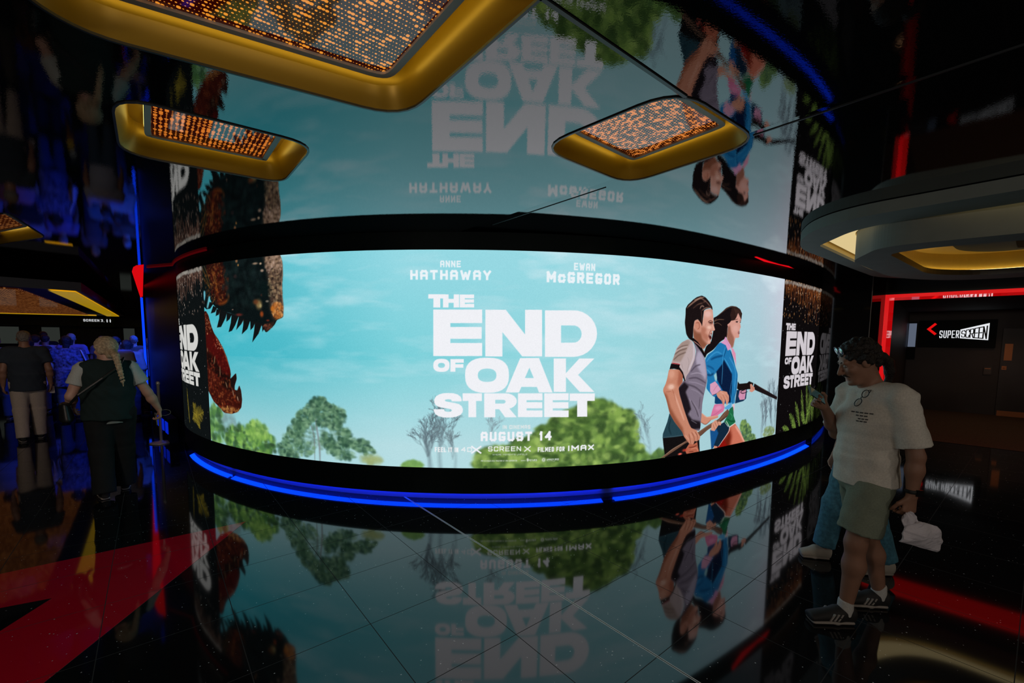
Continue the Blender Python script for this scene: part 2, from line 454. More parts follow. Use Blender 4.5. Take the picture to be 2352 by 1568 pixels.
# --- the moving picture on the display is painted here, in millimetres along and up the wall
class Paint:
    def __init__(p):
        kn = np.array([0, 1.645, 3.3, 5.1, 6.5, 7.7, 8.4, 9.4, 10.345, 12.1])
        de = np.array([95, 115, 190, 205, 205, 205, 200, 150, 135, 90.0]) * QUAL
        ss = np.linspace(0, SEND, 4000)
        cum = np.concatenate([[0], np.cumsum(np.interp(ss[:-1], kn, de) * np.diff(ss))])
        p.W = int(cum[-1]) + 1; p.H = int((ZT - ZB) * 205 * QUAL)
        p.s = np.interp(np.linspace(0, cum[-1], p.W), cum, ss) * 1000; p.z = np.linspace(ZB, ZT, p.H) * 1000
        p.im = np.zeros((p.H, p.W, 3), np.float32); p.clip = None
        p.ci = np.arange(p.W); p.ri = np.arange(p.H)
    def put(p, r0, r1, c0, c1, a, col):
        if p.clip is not None: a = a * p.clip[r0:r1, c0:c1]
        a = a[..., None]
        p.im[r0:r1, c0:c1] = p.im[r0:r1, c0:c1] * (1 - a) + np.asarray(col, np.float32) * a
    def cov(p, conts):
        """anti-aliased coverage of a set of contours (even-odd); returns window and mask"""
        cs = []
        for c in conts:
            q = np.array(c, float).reshape(-1, 2)
            cs.append(np.stack([np.interp(q[:, 0], p.s, p.ci, -2, p.W + 1), (q[:, 1] - p.z[0]) / (p.z[1] - p.z[0])], 1))
        al = np.concatenate(cs)
        c0 = max(int(al[:, 0].min()) - 1, 0); c1 = min(int(al[:, 0].max()) + 3, p.W); r0 = max(int(al[:, 1].min()) - 1, 0); r1 = min(int(al[:, 1].max()) + 3, p.H)
        if c1 <= c0 or r1 <= r0: return None
        SUB = 4; w = c1 - c0
        acc = np.zeros((r1 - r0, w + 1), np.float32)
        E = np.concatenate([np.concatenate([q, np.roll(q, -1, 0)], 1) for q in cs])
        for k in range((r1 - r0) * SUB):
            y = r0 - 0.5 + (k + 0.5) / SUB
            h = (E[:, 1] <= y) != (E[:, 3] <= y)
            if not h.any(): continue
            e = E[h]; xs = np.sort(e[:, 0] + (y - e[:, 1]) / (e[:, 3] - e[:, 1]) * (e[:, 2] - e[:, 0])) + 0.5 - c0
            row = acc[k // SUB]
            for i in range(0, len(xs) - 1, 2):
                for x, sg in ((xs[i], 1.0), (xs[i + 1], -1.0)):
                    x = min(max(x, 0), w - 1e-3); j = int(x); f = x - j
                    row[j] += sg * (1 - f) / SUB; row[j + 1] += sg * f / SUB
        m = np.clip(np.cumsum(acc, 1)[:, :w], 0, 1)
        return r0, r1, c0, c1, m
    def blur(p, m, n):
        n = int(round(n))
        for _ in range(2):
            for ax in (0, 1):
                k = np.cumsum(np.pad(m, [(n + 1, n) if a == ax else (0, 0) for a in (0, 1)], mode='edge'), ax)
                m = (np.take(k, range(2 * n + 1, k.shape[ax]), ax) - np.take(k, range(0, k.shape[ax] - 2 * n - 1), ax)) / (2 * n + 1)
        return m
    def poly(p, conts, col, al=1.0, fe=0.0, clip=False):
        g = p.cov(conts)
        if g is None: return
        r0, r1, c0, c1, m = g
        if fe:
            n = max(1, fe * QUAL * 0.11); k = int(3 * n) + 2
            R0, R1, C0, C1 = max(r0 - k, 0), min(r1 + k, p.H), max(c0 - k, 0), min(c1 + k, p.W)
            M = np.zeros((R1 - R0, C1 - C0), np.float32); M[r0 - R0:r1 - R0, c0 - C0:c1 - C0] = m
            m = p.blur(M, n); r0, r1, c0, c1 = R0, R1, C0, C1
        if clip:
            p.clip = np.zeros((p.H, p.W), np.float32); p.clip[r0:r1, c0:c1] = m
        else: p.put(r0, r1, c0, c1, m * al, col)
    def win(p, x0, x1, z0, z1):
        c0, c1 = np.searchsorted(p.s, [x0, x1]); r0, r1 = np.searchsorted(p.z, [z0, z1])
        return max(r0 - 1, 0), min(r1 + 2, p.H), max(c0 - 1, 0), min(c1 + 2, p.W)
    def stroke(p, pts, col, al, w, soft=0.5, taper=None):
        q = np.array(pts, float).reshape(-1, 2); pad = w + 8
        if len(q) > 2:     # round the line through its points
            t = np.linspace(0, len(q) - 1, len(q) * 5); i = np.clip(t.astype(int), 0, len(q) - 2); f = (t - i)[:, None]
            a, b_, c, d = q[np.maximum(i - 1, 0)], q[i], q[i + 1], q[np.minimum(i + 2, len(q) - 1)]
            q = 0.5 * (2 * b_ + (c - a) * f + (2 * a - 5 * b_ + 4 * c - d) * f * f + (3 * b_ - a - 3 * c + d) * f ** 3)
        r0, r1, c0, c1 = p.win(q[:, 0].min() - pad, q[:, 0].max() + pad, q[:, 1].min() - pad, q[:, 1].max() + pad)
        if r1 <= r0 or c1 <= c0: return
        X, Z = np.meshgrid(p.s[c0:c1], p.z[r0:r1]); best = np.full(X.shape, -9.0)
        aa = max(w * soft, 5.0 / QUAL)
        for k in range(len(q) - 1):
            ax, az = q[k]; dx, dz = q[k + 1] - q[k]; l2 = dx * dx + dz * dz + 1e-9
            t = np.clip(((X - ax) * dx + (Z - az) * dz) / l2, 0, 1)
            d = np.hypot(X - ax - t * dx, Z - az - t * dz)
            u = (k + t) / (len(q) - 1)
            ww = w / 2 * (1 - taper * u if taper else 0.35 + 0.65 * np.minimum(1, 4 * u * (1 - u) + 0.3))
            best = np.maximum(best, (ww - d) / aa + 0.5)
        p.put(r0, r1, c0, c1, np.clip(best, 0, 1).astype(np.float32) * al, col)
    def blob(p, x, z, rx, rz, col, al):
        r0, r1, c0, c1 = p.win(x - 2.2 * rx, x + 2.2 * rx, z - 2.2 * rz, z + 2.2 * rz)
        if r1 <= r0 or c1 <= c0: return
        g = np.exp(-((p.s[None, c0:c1] - x) / rx) ** 2 - ((p.z[r0:r1, None] - z) / rz) ** 2)
        p.put(r0, r1, c0, c1, np.clip(g * 1.5 - 0.1, 0, 1).astype(np.float32) * al, col)
def soften(c):
    """round the corners of a traced outline"""
    q = np.array(c, float).reshape(-1, 2)
    if len(q) < 15: return q.reshape(-1)
    for f in (0.88, 0.84):
        nx = np.roll(q, -1, 0); q = np.stack([q * f + nx * (1 - f), q * (1 - f) + nx * f], 1).reshape(-1, 2)
    return q.reshape(-1)
rgb = lambda h: np.array([int(h[i:i + 2], 16) for i in (0, 2, 4)], np.float32) / 255
FONT = {  # block capitals as strokes on a unit box (y up)
 'A': [[(0, 0), (0, .8), (.2, 1), (.8, 1), (1, .8), (1, 0)], [(0, .42), (1, .42)]], 'B': [[(0, 0), (0, 1), (.85, 1), (1, .85), (1, .6), (.85, .5), (0, .5)], [(.85, .5), (1, .4), (1, .15), (.85, 0), (0, 0)]],
 'C': [[(1, .72), (1, .85), (.85, 1), (.15, 1), (0, .85), (0, .15), (.15, 0), (.85, 0), (1, .15), (1, .28)]], 'D': [[(0, 0), (0, 1), (.75, 1), (1, .8), (1, .2), (.75, 0), (0, 0)]],
 'E': [[(1, 1), (0, 1), (0, 0), (1, 0)], [(0, .5), (.85, .5)]], 'F': [[(1, 1), (0, 1), (0, 0)], [(0, .5), (.85, .5)]], 'G': [[(1, .9), (.9, 1), (.15, 1), (0, .85), (0, .15), (.15, 0), (.85, 0), (1, .15), (1, .42), (.6, .42)]],
 'H': [[(0, 0), (0, 1)], [(1, 0), (1, 1)], [(0, .5), (1, .5)]], 'I': [[(.5, 0), (.5, 1)]], 'K': [[(0, 0), (0, 1)], [(1, 1), (.1, .5), (1, 0)]], 'L': [[(0, 1), (0, 0), (1, 0)]],
 'M': [[(0, 0), (0, 1), (.5, .35), (1, 1), (1, 0)]], 'N': [[(0, 0), (0, 1), (1, 0), (1, 1)]], 'O': [[(.2, 0), (0, .15), (0, .85), (.2, 1), (.8, 1), (1, .85), (1, .15), (.8, 0), (.2, 0)]],
 'P': [[(0, 0), (0, 1), (.85, 1), (1, .85), (1, .55), (.85, .42), (0, .42)]], 'R': [[(0, 0), (0, 1), (.85, 1), (1, .85), (1, .6), (.85, .45), (0, .45)], [(.5, .45), (1, 0)]],
 'S': [[(1, .8), (.85, 1), (.15, 1), (0, .85), (0, .65), (.15, .52), (.85, .48), (1, .35), (1, .15), (.85, 0), (.15, 0), (0, .2)]], 'T': [[(0, 1), (1, 1)], [(.5, 1), (.5, 0)]],
 'U': [[(0, 1), (0, .15), (.2, 0), (.8, 0), (1, .15), (1, 1)]], 'W': [[(0, 1), (.25, 0), (.5, .75), (.75, 0), (1, 1)]], 'X': [[(0, 1), (1, 0)], [(0, 0), (1, 1)]], 'Y': [[(0, 1), (.5, .45), (1, 1)], [(.5, .45), (.5, 0)]],
 'c': [[(1, .55), (.85, .7), (.15, .7), (0, .55), (0, .15), (.15, 0), (.85, 0), (1, .15)]], '1': [[(.25, .8), (.6, 1), (.6, 0)]], '4': [[(.75, 0), (.75, 1), (0, .35), (1, .35)]], '3': [[(0, 1), (1, 1), (.45, .58), (.8, .55), (1, .4), (1, .15), (.8, 0), (0, 0)]], ',': [[(.5, .08), (.35, -.2)]], '2': [[(0, .8), (.2, 1), (.8, 1), (1, .8), (1, .6), (0, 0), (1, 0)]],
}
NARROW = {'I': 0.28, '1': 0.6, ' ': 0.45, ',': 0.3, 'M': 1.25, 'W': 1.35}
def layout(txt, x0, x1):
    """letter boxes across x0..x1"""
    ws = [NARROW.get(c, 1.0) for c in txt]; gap = 0.30
    tot = sum(ws) + gap * (len(txt) - 1); k = (x1 - x0) / tot; x = x0; o = []
    for c, w in zip(txt, ws):
        o.append((c, x, x + w * k)); x += (w + gap) * k
    return o
def seg_quad(a, b, hw):
    d = np.array(b, float) - a; l = np.hypot(*d) + 1e-9; t = d / l * hw; n = np.array([-t[1], t[0]])
    a = np.array(a, float) - t; b = np.array(b, float) + t
    return [tuple(a + n), tuple(b + n), tuple(b - n), tuple(a - n)]
ART = [
('B','8fb7b0',0.35,1856,600,322,174),
('L',['3f6a3c','5b8a48','7fae5e','35543a'],0.75,1817,596,230,263,120,41,1),
('L',['6f8f90','7f9a9a'],0.3,2182,692,147,157,40,39.3,2),
('L',['43713a','6c9c48','8fbf5c','365a35','2e4a30'],0.8,2570,478,538,185,300,35.5,3),
('L',['558243','83b254','a0c868'],0.7,2752,616,199,117,80,32.1,4),
('L',['5a7d68','7a9c84','456654'],0.42,3745,726,361,247,150,24.7,9),
('S','7d8486',0.75,22.6,0.8,[3737,333,3733,552,3697,846,3738,1020]),
('S','737c7c',0.6,15.1,0.8,[3666,347,3666,646,3611,791]),
('L',['345a44','4a7054','6a9470','28483a','86ac88'],0.62,3749,1015,117,73,90,22.5,10),
('L',['345a44','4a7054','6a9470','28483a','86ac88'],0.62,3640,931,107,68,67,22.7,11),
('L',['345a44','4a7054','6a9470','28483a','86ac88'],0.62,3884,935,100,78,75,22.4,12),
('L',['345a44','4a7054','6a9470','28483a','86ac88'],0.62,3977,886,104,89,75,22.3,13),
('L',['345a44','4a7054','6a9470','28483a','86ac88'],0.62,3552,846,117,80,82,22.9,14),
('L',['345a44','4a7054','6a9470','28483a','86ac88'],0.62,3474,771,127,69,75,23.1,15),
('L',['345a44','4a7054','6a9470','28483a','86ac88'],0.62,3778,841,110,79,60,22.6,16),
('L',['345a44','4a7054','6a9470','28483a','86ac88'],0.62,3407,676,129,58,60,23.3,17),
('L',['345a44','4a7054','6a9470','28483a','86ac88'],0.62,3935,787,87,67,52,22.4,18),
('L',['345a44','4a7054','6a9470','28483a','86ac88'],0.62,3350,570,147,76,82,23.5,19),
('L',['345a44','4a7054','6a9470','28483a','86ac88'],0.62,3231,456,122,83,75,23.8,20),
('L',['345a44','4a7054','6a9470','28483a','86ac88'],0.62,3288,385,150,71,67,23.7,21),
('L',['345a44','4a7054','6a9470','28483a','86ac88'],0.62,3525,484,139,93,60,23.3,22),
('L',['345a44','4a7054','6a9470','28483a','86ac88'],0.62,3839,609,90,79,45,22.7,23),
('L',['345a44','4a7054','6a9470','28483a','86ac88'],0.62,4053,672,85,78,60,22.4,24),
('L',['345a44','4a7054','6a9470','28483a','86ac88'],0.62,3910,516,100,68,60,22.7,25),
('L',['345a44','4a7054','6a9470','28483a','86ac88'],0.62,4104,588,108,67,67,22.4,26),
('L',['345a44','4a7054','6a9470','28483a','86ac88'],0.62,4262,578,104,66,52,22.3,27),
('L',['345a44','4a7054','6a9470','28483a','86ac88'],0.62,4047,452,134,56,45,22.6,28),
('L',['345a44','4a7054','6a9470','28483a','86ac88'],0.62,4354,520,68,55,30,22.2,29),
('L',['8fa06a','a7b67a'],0.4,4372,420,122,48,30,33.9,40),
('L',['6d9a55','85b060'],0.7,4830,383,105,38,40,28.7,41),
('T','55656e',0.34,5148,344,812,0.62,6,19.1,3),
('T','5f7078',0.3,5021,341,621,0.7,3,14.4,5),
('T','66777e',0.28,5303,347,668,0.65,3,14.3,8),
('T','7d929a',0.2,5698,577,426,0.6,3,11.8,9),
('L',['3e5c30','56763a','7a9a4c','93b45c','2f4a2a'],0,6505,658,740,346,1,43.4,50),
('L',['4a6a34','63863f','86a850','a4c266','385428','2f4726'],0.75,6851,960,238,116,200,38.7,60),
('L',['4a6a34','63863f','86a850','a4c266','385428','2f4726'],0.75,6650,821,322,163,260,38.5,61),
('L',['4a6a34','63863f','86a850','a4c266','385428','2f4726'],0.75,7124,777,243,188,220,39.6,62),
('L',['4a6a34','63863f','86a850','a4c266','385428','2f4726'],0.75,6967,588,428,217,380,39.5,63),
('L',['4a6a34','63863f','86a850','a4c266','385428','2f4726'],0.75,6407,661,292,172,260,38.4,64),
('L',['4a6a34','63863f','86a850','a4c266','385428','2f4726'],0.75,6120,525,284,162,240,38.2,65),
('L',['4a6a34','63863f','86a850','a4c266','385428','2f4726'],0.75,5792,472,261,114,200,38.1,66),
('L',['4a6a34','63863f','86a850','a4c266','385428','2f4726'],0.75,7307,440,176,131,110,40.6,67),
('L',['4a6a34','63863f','86a850','a4c266','385428','2f4726'],0.75,6660,428,557,97,260,39.1,68),
('L',['4a6a34','63863f','86a850','a4c266','385428','2f4726'],0.75,5933,414,423,66,160,38.2,69),
('T','6f858d',0.28,7569,359,675,0.6,3,15.6,12),
('L',['5a7d3c','7aa050','48683a'],0.7,7556,360,296,62,90,36.3,75),
('L',['5f8444','46653a'],0.7,7726,394,82,73,40,31.6,76),
('L',['4d6f45','6e9150','35523f','86a55c'],0.75,9389,594,74,81,90,18.9,80),
('L',['4d6f45','6e9150','35523f','86a55c'],0.75,9487,489,114,116,160,19.2,81),
('L',['587a48','7c9c58','3f5f40'],0.75,9653,381,93,62,70,19.6,82),
('T','5a6a75',0.36,10236,286,925,0.34,4,22.2,21),
('T','62707a',0.32,10006,316,723,0.36,6,17.4,22),
('T','56656f',0.32,10274,413,739,0.3,3,17.7,23),
('L',['6b8150','8a9c62'],0.5,10126,423,169,80,90,20.4,84),
('P','171012',1,0,[8573,2030,8640,2053,8741,2105,8832,2164,8941,2196,9068,2191,9163,2158,9202,2102,9190,2029,9106,2070,8971,2008,8924,1971,8885,1920,8885,1850,8895,1807,8830,1771,8737,1735,8605,1637,8474,1583,8445,1528,8418,1597,8455,1679,8552,1734,8586,1872,8590,1969]),
('S','6b4a3c',0.8,11,1,[8663,2060,8776,2120,8881,2170,8979,2189,9069,2186]),
('S','8a6450',0.8,8.2,0.8,[8577,1982,8678,2013,8797,2016]),
('S','8a6450',0.7,6.9,0.8,[8591,1955,8670,1971,8755,1942]),
('S','9a7560',0.7,5.5,0.8,[8599,1996,8642,2025]),
('P','d39a8c',1,0,[8970,2015,9052,2096,9101,2120,9173,2058,9193,2022,9170,1985,9191,1931,9177,1911,9164,1883,9177,1862,9162,1832,9170,1800,9134,1787,9081,1791,9053,1737,9034,1672,9004,1650,8922,1715,8878,1793,8891,1850,8893,1921,8875,1955,8923,1978]),
('P','84503f',0.75,14,[8885,1920,8938,1950,8971,1865,9042,1795,9053,1737,9034,1672,9003,1657,8921,1722,8878,1793]),
('B','e0b0a6',0.5,9069,1910,64,43),
('S','3a2220',0.9,7.1,0.8,[9040,2021,9110,2035]),
('B','2a1818',0.95,9094,1997,28,10),
('B','f0e4e0',0.8,9123,1994,11,5),
('S','3a2220',0.8,5.8,0.5,[9153,2021,9191,2015]),
('B','2a1818',0.8,9175,1996,12,8),
('S','a86a60',0.5,5.8,1,[9157,1956,9184,1927]),
('B','6b3b3e',0.8,9151,1858,21,18),
('B','d8c8cc',0.7,9158,1863,9,7),
('S','7a3c36',0.7,7,1,[8882,1949,8911,1907,8901,1878]),
('P','2e1d1a',1,0,[8966,2190,9136,2171,9206,2110,9193,2026,9157,2064,9112,2116,9069,2047,9033,2017,8971,2008,8926,2077]),
('S','7a5646',0.55,4.9,1,[9006,2173,9049,2125,9060,2075]),
('S','7a5646',0.55,5,1,[9038,2168,9078,2119,9089,2070]),
('S','7a5646',0.55,5,1,[9071,2164,9107,2113,9118,2066]),
('S','7a5646',0.55,5,1,[9104,2160,9137,2107,9148,2061]),
('S','7a5646',0.55,5,1,[9137,2156,9166,2101,9177,2056]),
('P','1f74ad',1,0,[8703,1714,8821,1743,8887,1693,8917,1629,8980,1636,9055,1519,9110,1416,9180,1311,9178,1192,9173,1103,9143,1000,9144,926,9085,915,9070,938,9032,926,8685,944,8689,1036,8641,1047,8496,1153,8511,1250,8493,1334,8446,1518,8497,1576,8606,1624]),
('C',0,0,0,[8703,1714,8821,1743,8887,1693,8917,1629,8980,1636,9055,1519,9110,1416,9180,1311,9178,1192,9173,1103,9143,1000,9144,926,9085,915,9070,938,9032,926,8685,944,8689,1036,8641,1047,8496,1153,8511,1250,8493,1334,8446,1518,8497,1576,8606,1624]),
('P','0a1c3c',1,10,[8686,1356,8810,1452,8841,1508,8964,1391,9041,1315,9056,1153,9044,940,8941,948,8866,1091,8758,1204,8705,1270]),
('P','0f3c68',1,10,[8677,1037,8866,1091,8966,946,8685,937]),
('S','3f9ad0',0.8,17.9,1,[8481,1494,8565,1561,8677,1606,8786,1580]),
('S','0a3f70',0.9,23.6,1,[8569,1516,8671,1543,8813,1559]),
('S','0c4a7e',0.8,20.8,1,[8496,1438,8577,1415,8637,1386]),
('S','4aa4d8',0.7,15.3,1,[8489,1390,8547,1360,8585,1317]),
('S','0a3058',0.8,23.7,1,[8505,1327,8573,1318,8629,1337]),
('S','4aa8da',0.8,9.9,1,[8852,1665,8814,1537,8822,1380,8820,1194]),
('S','57b0e0',0.75,11.4,1,[8852,1522,8961,1420,9032,1345]),
('S','0a3560',0.7,12.8,1,[8890,1658,8838,1544]),
('S','4aa0d4',0.7,15.9,1,[8963,1535,9077,1424,9127,1312,9116,1150]),
('S','3a8fc8',0.8,10.3,1,[9043,1228,9018,1082,9067,968]),
('S','60b4e4',0.7,10.4,1,[9135,1224,9126,1039,9110,928]),
('S','0a1526',0.9,11.5,0.8,[8982,1607,9070,1490,9117,1416]),
('S','103a66',0.8,8.9,1,[9159,1252,9136,1075,9085,923]),
('U',),
('P','97c8cf',1,3,[8640,1315,8689,1349,8712,1277,8704,1228,8671,1250]),
('P','d898c0',1,0,[8846,1803,8906,1750,8974,1693,8993,1657,8918,1623,8868,1693,8750,1728,8814,1750]),
('P','dc8fae',1,0,[8993,1654,9036,1650,9101,1584,9133,1415,9101,1475,9023,1578]),
('S','b06f98',0.6,5.7,1,[8848,1785,8909,1715,8964,1665]),
('P','d59ab6',1,0,[8571,1206,8672,1236,8735,1191,8814,1122,8709,1078,8635,1053,8578,1114]),
('S','a5607e',0.7,7.1,1,[8648,1110,8691,1157,8747,1190]),
('S','301a2c',0.8,8.5,0.8,[8628,1061,8721,1077,8802,1116]),
('P','cf8f78',1,0,[8709,1078,8802,1112,8890,1097,8947,1086,8962,1063,8997,1032,9003,965,8964,906,8935,941,8917,1000,8908,957,8895,898,8861,931,8839,976,8749,1026]),
('C',0,0,0,[8709,1078,8802,1112,8890,1097,8947,1086,8962,1063,8997,1032,9003,965,8964,906,8935,941,8917,1000,8908,957,8895,898,8861,931,8839,976,8749,1026]),
('S','7d4334',0.8,6.6,0.8,[8856,1055,8905,994,8922,942]),
('S','7d4334',0.8,6.5,0.8,[8809,1036,8851,976,8881,915]),
('S','7d4334',0.7,5.9,0.8,[8919,1051,8974,997,8982,945]),
('S','e8b4a2',0.6,8.7,1,[8792,1095,8881,1061]),
('U',),
('P','d4749c',1,0,[8685,940,8854,935,8914,891,8888,834,8745,788,8615,791,8644,868]),
('B','e6a2c4',0.6,8773,887,73,29),
('S','a84a74',0.6,7.2,1,[8626,798,8731,818,8848,867]),
('P','58a4d4',1,0,[8897,876,9076,942,9070,868,8975,846]),
('P','e4b8c0',1,0,[9093,907,9145,911,9143,836,9120,823]),
('P','1d6a44',1,0,[9026,853,9101,884,9133,754,9192,659,9048,617,8913,693,8971,754]),
('S','4aa873',0.6,12,1,[9044,799,9101,750,9079,707]),
('S','0a3524',0.7,13.4,1,[8986,723,9081,684,9174,683]),
('S','0a2c20',0.7,12,1,[9109,869,9125,778]),
('P','12283c',1,0,[8623,620,8840,670,8926,692,9051,605,9005,520,8822,375,8719,384,8667,358]),
('P','165088',1,8,[8618,613,8760,613,8801,557,8706,386,8667,358]),
('P','c9715a',1,0,[9051,605,9184,644,9311,532,9493,320,9035,326,8822,312,8736,313,8717,399,8822,375,9005,520]),
('C',0,0,0,[9051,605,9184,644,9311,532,9493,320,9035,326,8822,312,8736,313,8717,399,8822,375,9005,520]),
('P','6e1e10',1,45,[9051,605,9113,478,9084,361,8932,335,8822,312,8822,375,9005,520]),
('P','8a120c',1,14,[8933,469,9034,337,8822,305,8779,377]),
('S','eeb6a4',0.8,30.6,1,[9195,605,9330,484,9459,336]),
('P','cc8a70',1,6,[8704,415,8778,399,8822,305,8725,310]),
('U',),
('S','ead8cf',1,9.9,0.5,[9182,663,9161,645,9056,611,9046,561,8992,514,8822,379]),
('S','dfe5da',1,8.2,0.5,[8960,703,9045,617]),
('S','cfe0d4',1,5.2,0.5,[8932,687,9022,615]),
('P','12304e',1,0,[9174,1095,9255,1102,9430,1096,9422,967,9354,937,9151,918]),
('P','cf8fae',1,0,[9249,1087,9409,1090,9388,958,9262,959,9226,1010]),
('S','9a5878',0.6,6.1,1,[9342,1063,9337,973]),
('P','19110f',1,0,[9189,1214,9234,1178,9428,1180,9476,1202,9590,1172,9570,1081,9481,1093,9367,1092,9242,1088,9179,1117]),
('P','1c1416',1,0,[9619,1166,9799,1102,10020,1031,10332,929,10321,886,9953,986,9683,1061,9588,1094]),
('S','5d4438',0.7,8.2,1,[9688,1136,9857,1079,9990,1033]),
('P','d0907c',1,0,[9504,1158,9542,1163,9584,1127,9625,1112,9640,1071,9567,1045,9492,1062,9523,1097]),
('S','75402f',0.8,6,0.5,[9545,1136,9576,1081]),
('S','75402f',0.8,6.1,0.5,[9585,1114,9609,1072]),
('S','0f0a0a',1,10.7,0.6,[9459,1114,9350,1087,9291,1077,9275,1059,9343,1045,9452,1061]),
('S','a87060',0.8,7.9,0.8,[9328,1069,9400,1078]),
('P','120f10',1,0,[7751,610,7945,605,8100,610,8208,516,8403,536,8429,335,7802,358,7766,522]),
('P','25414c',1,0,[7845,891,7814,790,7752,653,7750,603,7945,597,8121,597,8097,658,7942,807]),
('S','4a626a',0.7,9.3,1,[7757,609,7945,605,8100,603]),
('S','10242c',0.6,20.1,1,[7868,813,7846,715,7887,637]),
('P','7b7080',1,0,[8208,1732,8272,1692,8373,1611,8445,1522,8505,1320,8502,1223,8457,1079,8432,969,8428,801,8416,662,8397,621,8239,672,8126,826,8012,1070,7977,1185,8049,1255,8114,1326,8188,1418,8243,1518,8267,1625]),
('C',0,0,0,[8208,1732,8272,1692,8373,1611,8445,1522,8505,1320,8502,1223,8457,1079,8432,969,8428,801,8416,662,8397,621,8239,672,8126,826,8012,1070,7977,1185,8049,1255,8114,1326,8188,1418,8243,1518,8267,1625]),
('P','1c161c',1,22,[7968,1179,8079,1254,8162,1197,8106,1132,8174,1020,8223,907,8165,857,8252,781,8404,747,8433,653,8240,658,8104,862]),
('P','aaa0b4',1,30,[8298,1625,8374,1604,8446,1508,8493,1334,8477,1251,8394,1337,8290,1443,8263,1531]),
('S','443a48',0.75,17.5,1,[8191,1378,8269,1436,8353,1455]),
('S','463c4a',0.8,16.2,1,[8156,1291,8301,1293,8479,1224]),
('S','3d3440',0.7,17.5,1,[8120,1225,8288,1177,8445,1086]),
('S','b5a8ba',0.7,10.8,1,[8183,1344,8317,1354,8438,1322]),
('S','a598ac',0.6,10.8,1,[8159,1251,8305,1231,8460,1183]),
('S','988c9e',0.6,12.3,1,[8206,1161,8334,1120,8437,1052]),
('S','a094a6',0.6,12.3,1,[8172,1047,8261,960,8331,865]),
('S','9a8e9e',0.6,9.6,1,[8258,1001,8350,898,8401,789]),
('S','2a222a',0.7,12.3,1,[8215,1017,8307,908,8367,813]),
('S','8a7e8c',0.6,12.4,1,[8203,902,8218,832]),
('S','98909c',0.6,8.3,1,[8232,776,8341,725]),
('S','2a222a',0.5,12.5,1,[8382,1048,8371,910]),
('U',),
('P','b9a6a6',1,0,[8110,1765,8186,1745,8256,1632,8247,1518,8161,1372,8106,1320,8098,1257,8068,1274,8034,1349,7982,1410,7818,1417,7839,1478,7880,1562,7920,1659,8001,1725]),
('C',0,0,0,[8110,1765,8186,1745,8256,1632,8247,1518,8161,1372,8106,1320,8098,1257,8068,1274,8034,1349,7982,1410,7818,1417,7839,1478,7880,1562,7920,1659,8001,1725]),
('P','a08a82',1,20,[8000,1731,8105,1758,8157,1732,8049,1567,7996,1495,7865,1497,7871,1562]),
('S','6a544c',0.75,13,1,[7930,1646,8013,1679,8110,1692]),
('S','5a463e',0.75,13,1,[7888,1581,7978,1627,8093,1652]),
('S','5e4a42',0.75,14.3,1,[7882,1523,7963,1574,8076,1606]),
('S','cdbcb8',0.6,10.4,1,[7904,1614,8005,1659,8111,1679]),
('S','d2c6d2',0.8,22.7,1,[8209,1706,8225,1632,8221,1532,8149,1399]),
('S','8a7c80',0.5,8,1,[8119,1546,8144,1479,8112,1360]),
('S','857578',0.5,7.9,1,[8016,1475,8040,1402,8096,1293]),
('U',),
('P','120e10',1,0,[7839,1478,7988,1461,7978,1437,8042,1375,8098,1267,8083,1259,8025,1336,7978,1397,7898,1415,7816,1412]),
('S','a8202c',1,9.8,0.5,[7855,1482,7922,1475,7988,1464]),
('S','c9b0a8',0.7,4.6,0.5,[7866,1492,7987,1475]),
('S','cabdc0',0.7,5.9,0.5,[7994,1449,8056,1375,8103,1266]),
('P','d29a88',1,0,[8548,2138,8573,2030,8578,1968,8595,1928,8619,1883,8595,1871,8561,1870,8572,1845,8548,1803,8561,1782,8541,1755,8536,1713,8465,1698,8435,1665,8415,1642,8359,1657,8204,1779,8196,1898,8211,1985,8271,2003,8337,1962,8371,2003,8379,2110,8454,2134]),
('C',0,0,0,[8548,2138,8573,2030,8578,1968,8595,1928,8619,1883,8595,1871,8561,1870,8572,1845,8548,1803,8561,1782,8541,1755,8536,1713,8465,1698,8435,1665,8415,1642,8359,1657,8204,1779,8196,1898,8211,1985,8271,2003,8337,1962,8371,2003,8379,2110,8454,2134]),
('P','7c4630',0.85,24,[8186,1905,8261,1853,8346,1841,8372,1774,8487,1700,8435,1659,8360,1652,8204,1779]),
('P','a3604a',0.7,30,[8340,1921,8427,1910,8477,1829,8496,1734,8394,1767,8335,1841]),
('B','e8bdb4',0.7,8458,2073,76,40),
('B','efc2b0',0.8,8498,1912,40,20),
('B','e6b09c',0.4,8464,1850,44,27),
('B','e3b19e',0.6,8507,1734,24,17),
('S','eabfae',0.7,9.6,1,[8564,1940,8602,1886]),
('S','4a1e1a',0.9,9.5,0.8,[8471,1979,8520,1994,8572,1978]),
('B','35120f',0.95,8524,1969,40,9),
('S','7c3f36',0.7,6.8,1,[8501,1946,8562,1954]),
('S','9a5a50',0.4,8.1,1,[8434,1964,8415,1923]),
('S','6e3228',0.7,8.2,1,[8540,1878,8509,1844,8486,1789]),
('P','4a1818',1,4,[8495,1809,8532,1837,8560,1841,8552,1803,8561,1782,8533,1760,8509,1782]),
('P','e8dcd8',1,2,[8513,1824,8550,1832,8548,1813,8521,1808]),
('S','b06a5c',0.7,5.5,1,[8510,1768,8550,1753]),
('S','7c3a30',0.6,6.9,1,[8558,1872,8592,1871]),
('S','8a4a36',0.4,8.2,1,[8539,1748,8539,1717]),
('U',),
('P','c98872',1,0,[8210,1918,8219,1985,8271,2001,8329,1961,8339,1908,8312,1866,8260,1873]),
('C',0,0,0,[8210,1918,8219,1985,8271,2001,8329,1961,8339,1908,8312,1866,8260,1873]),
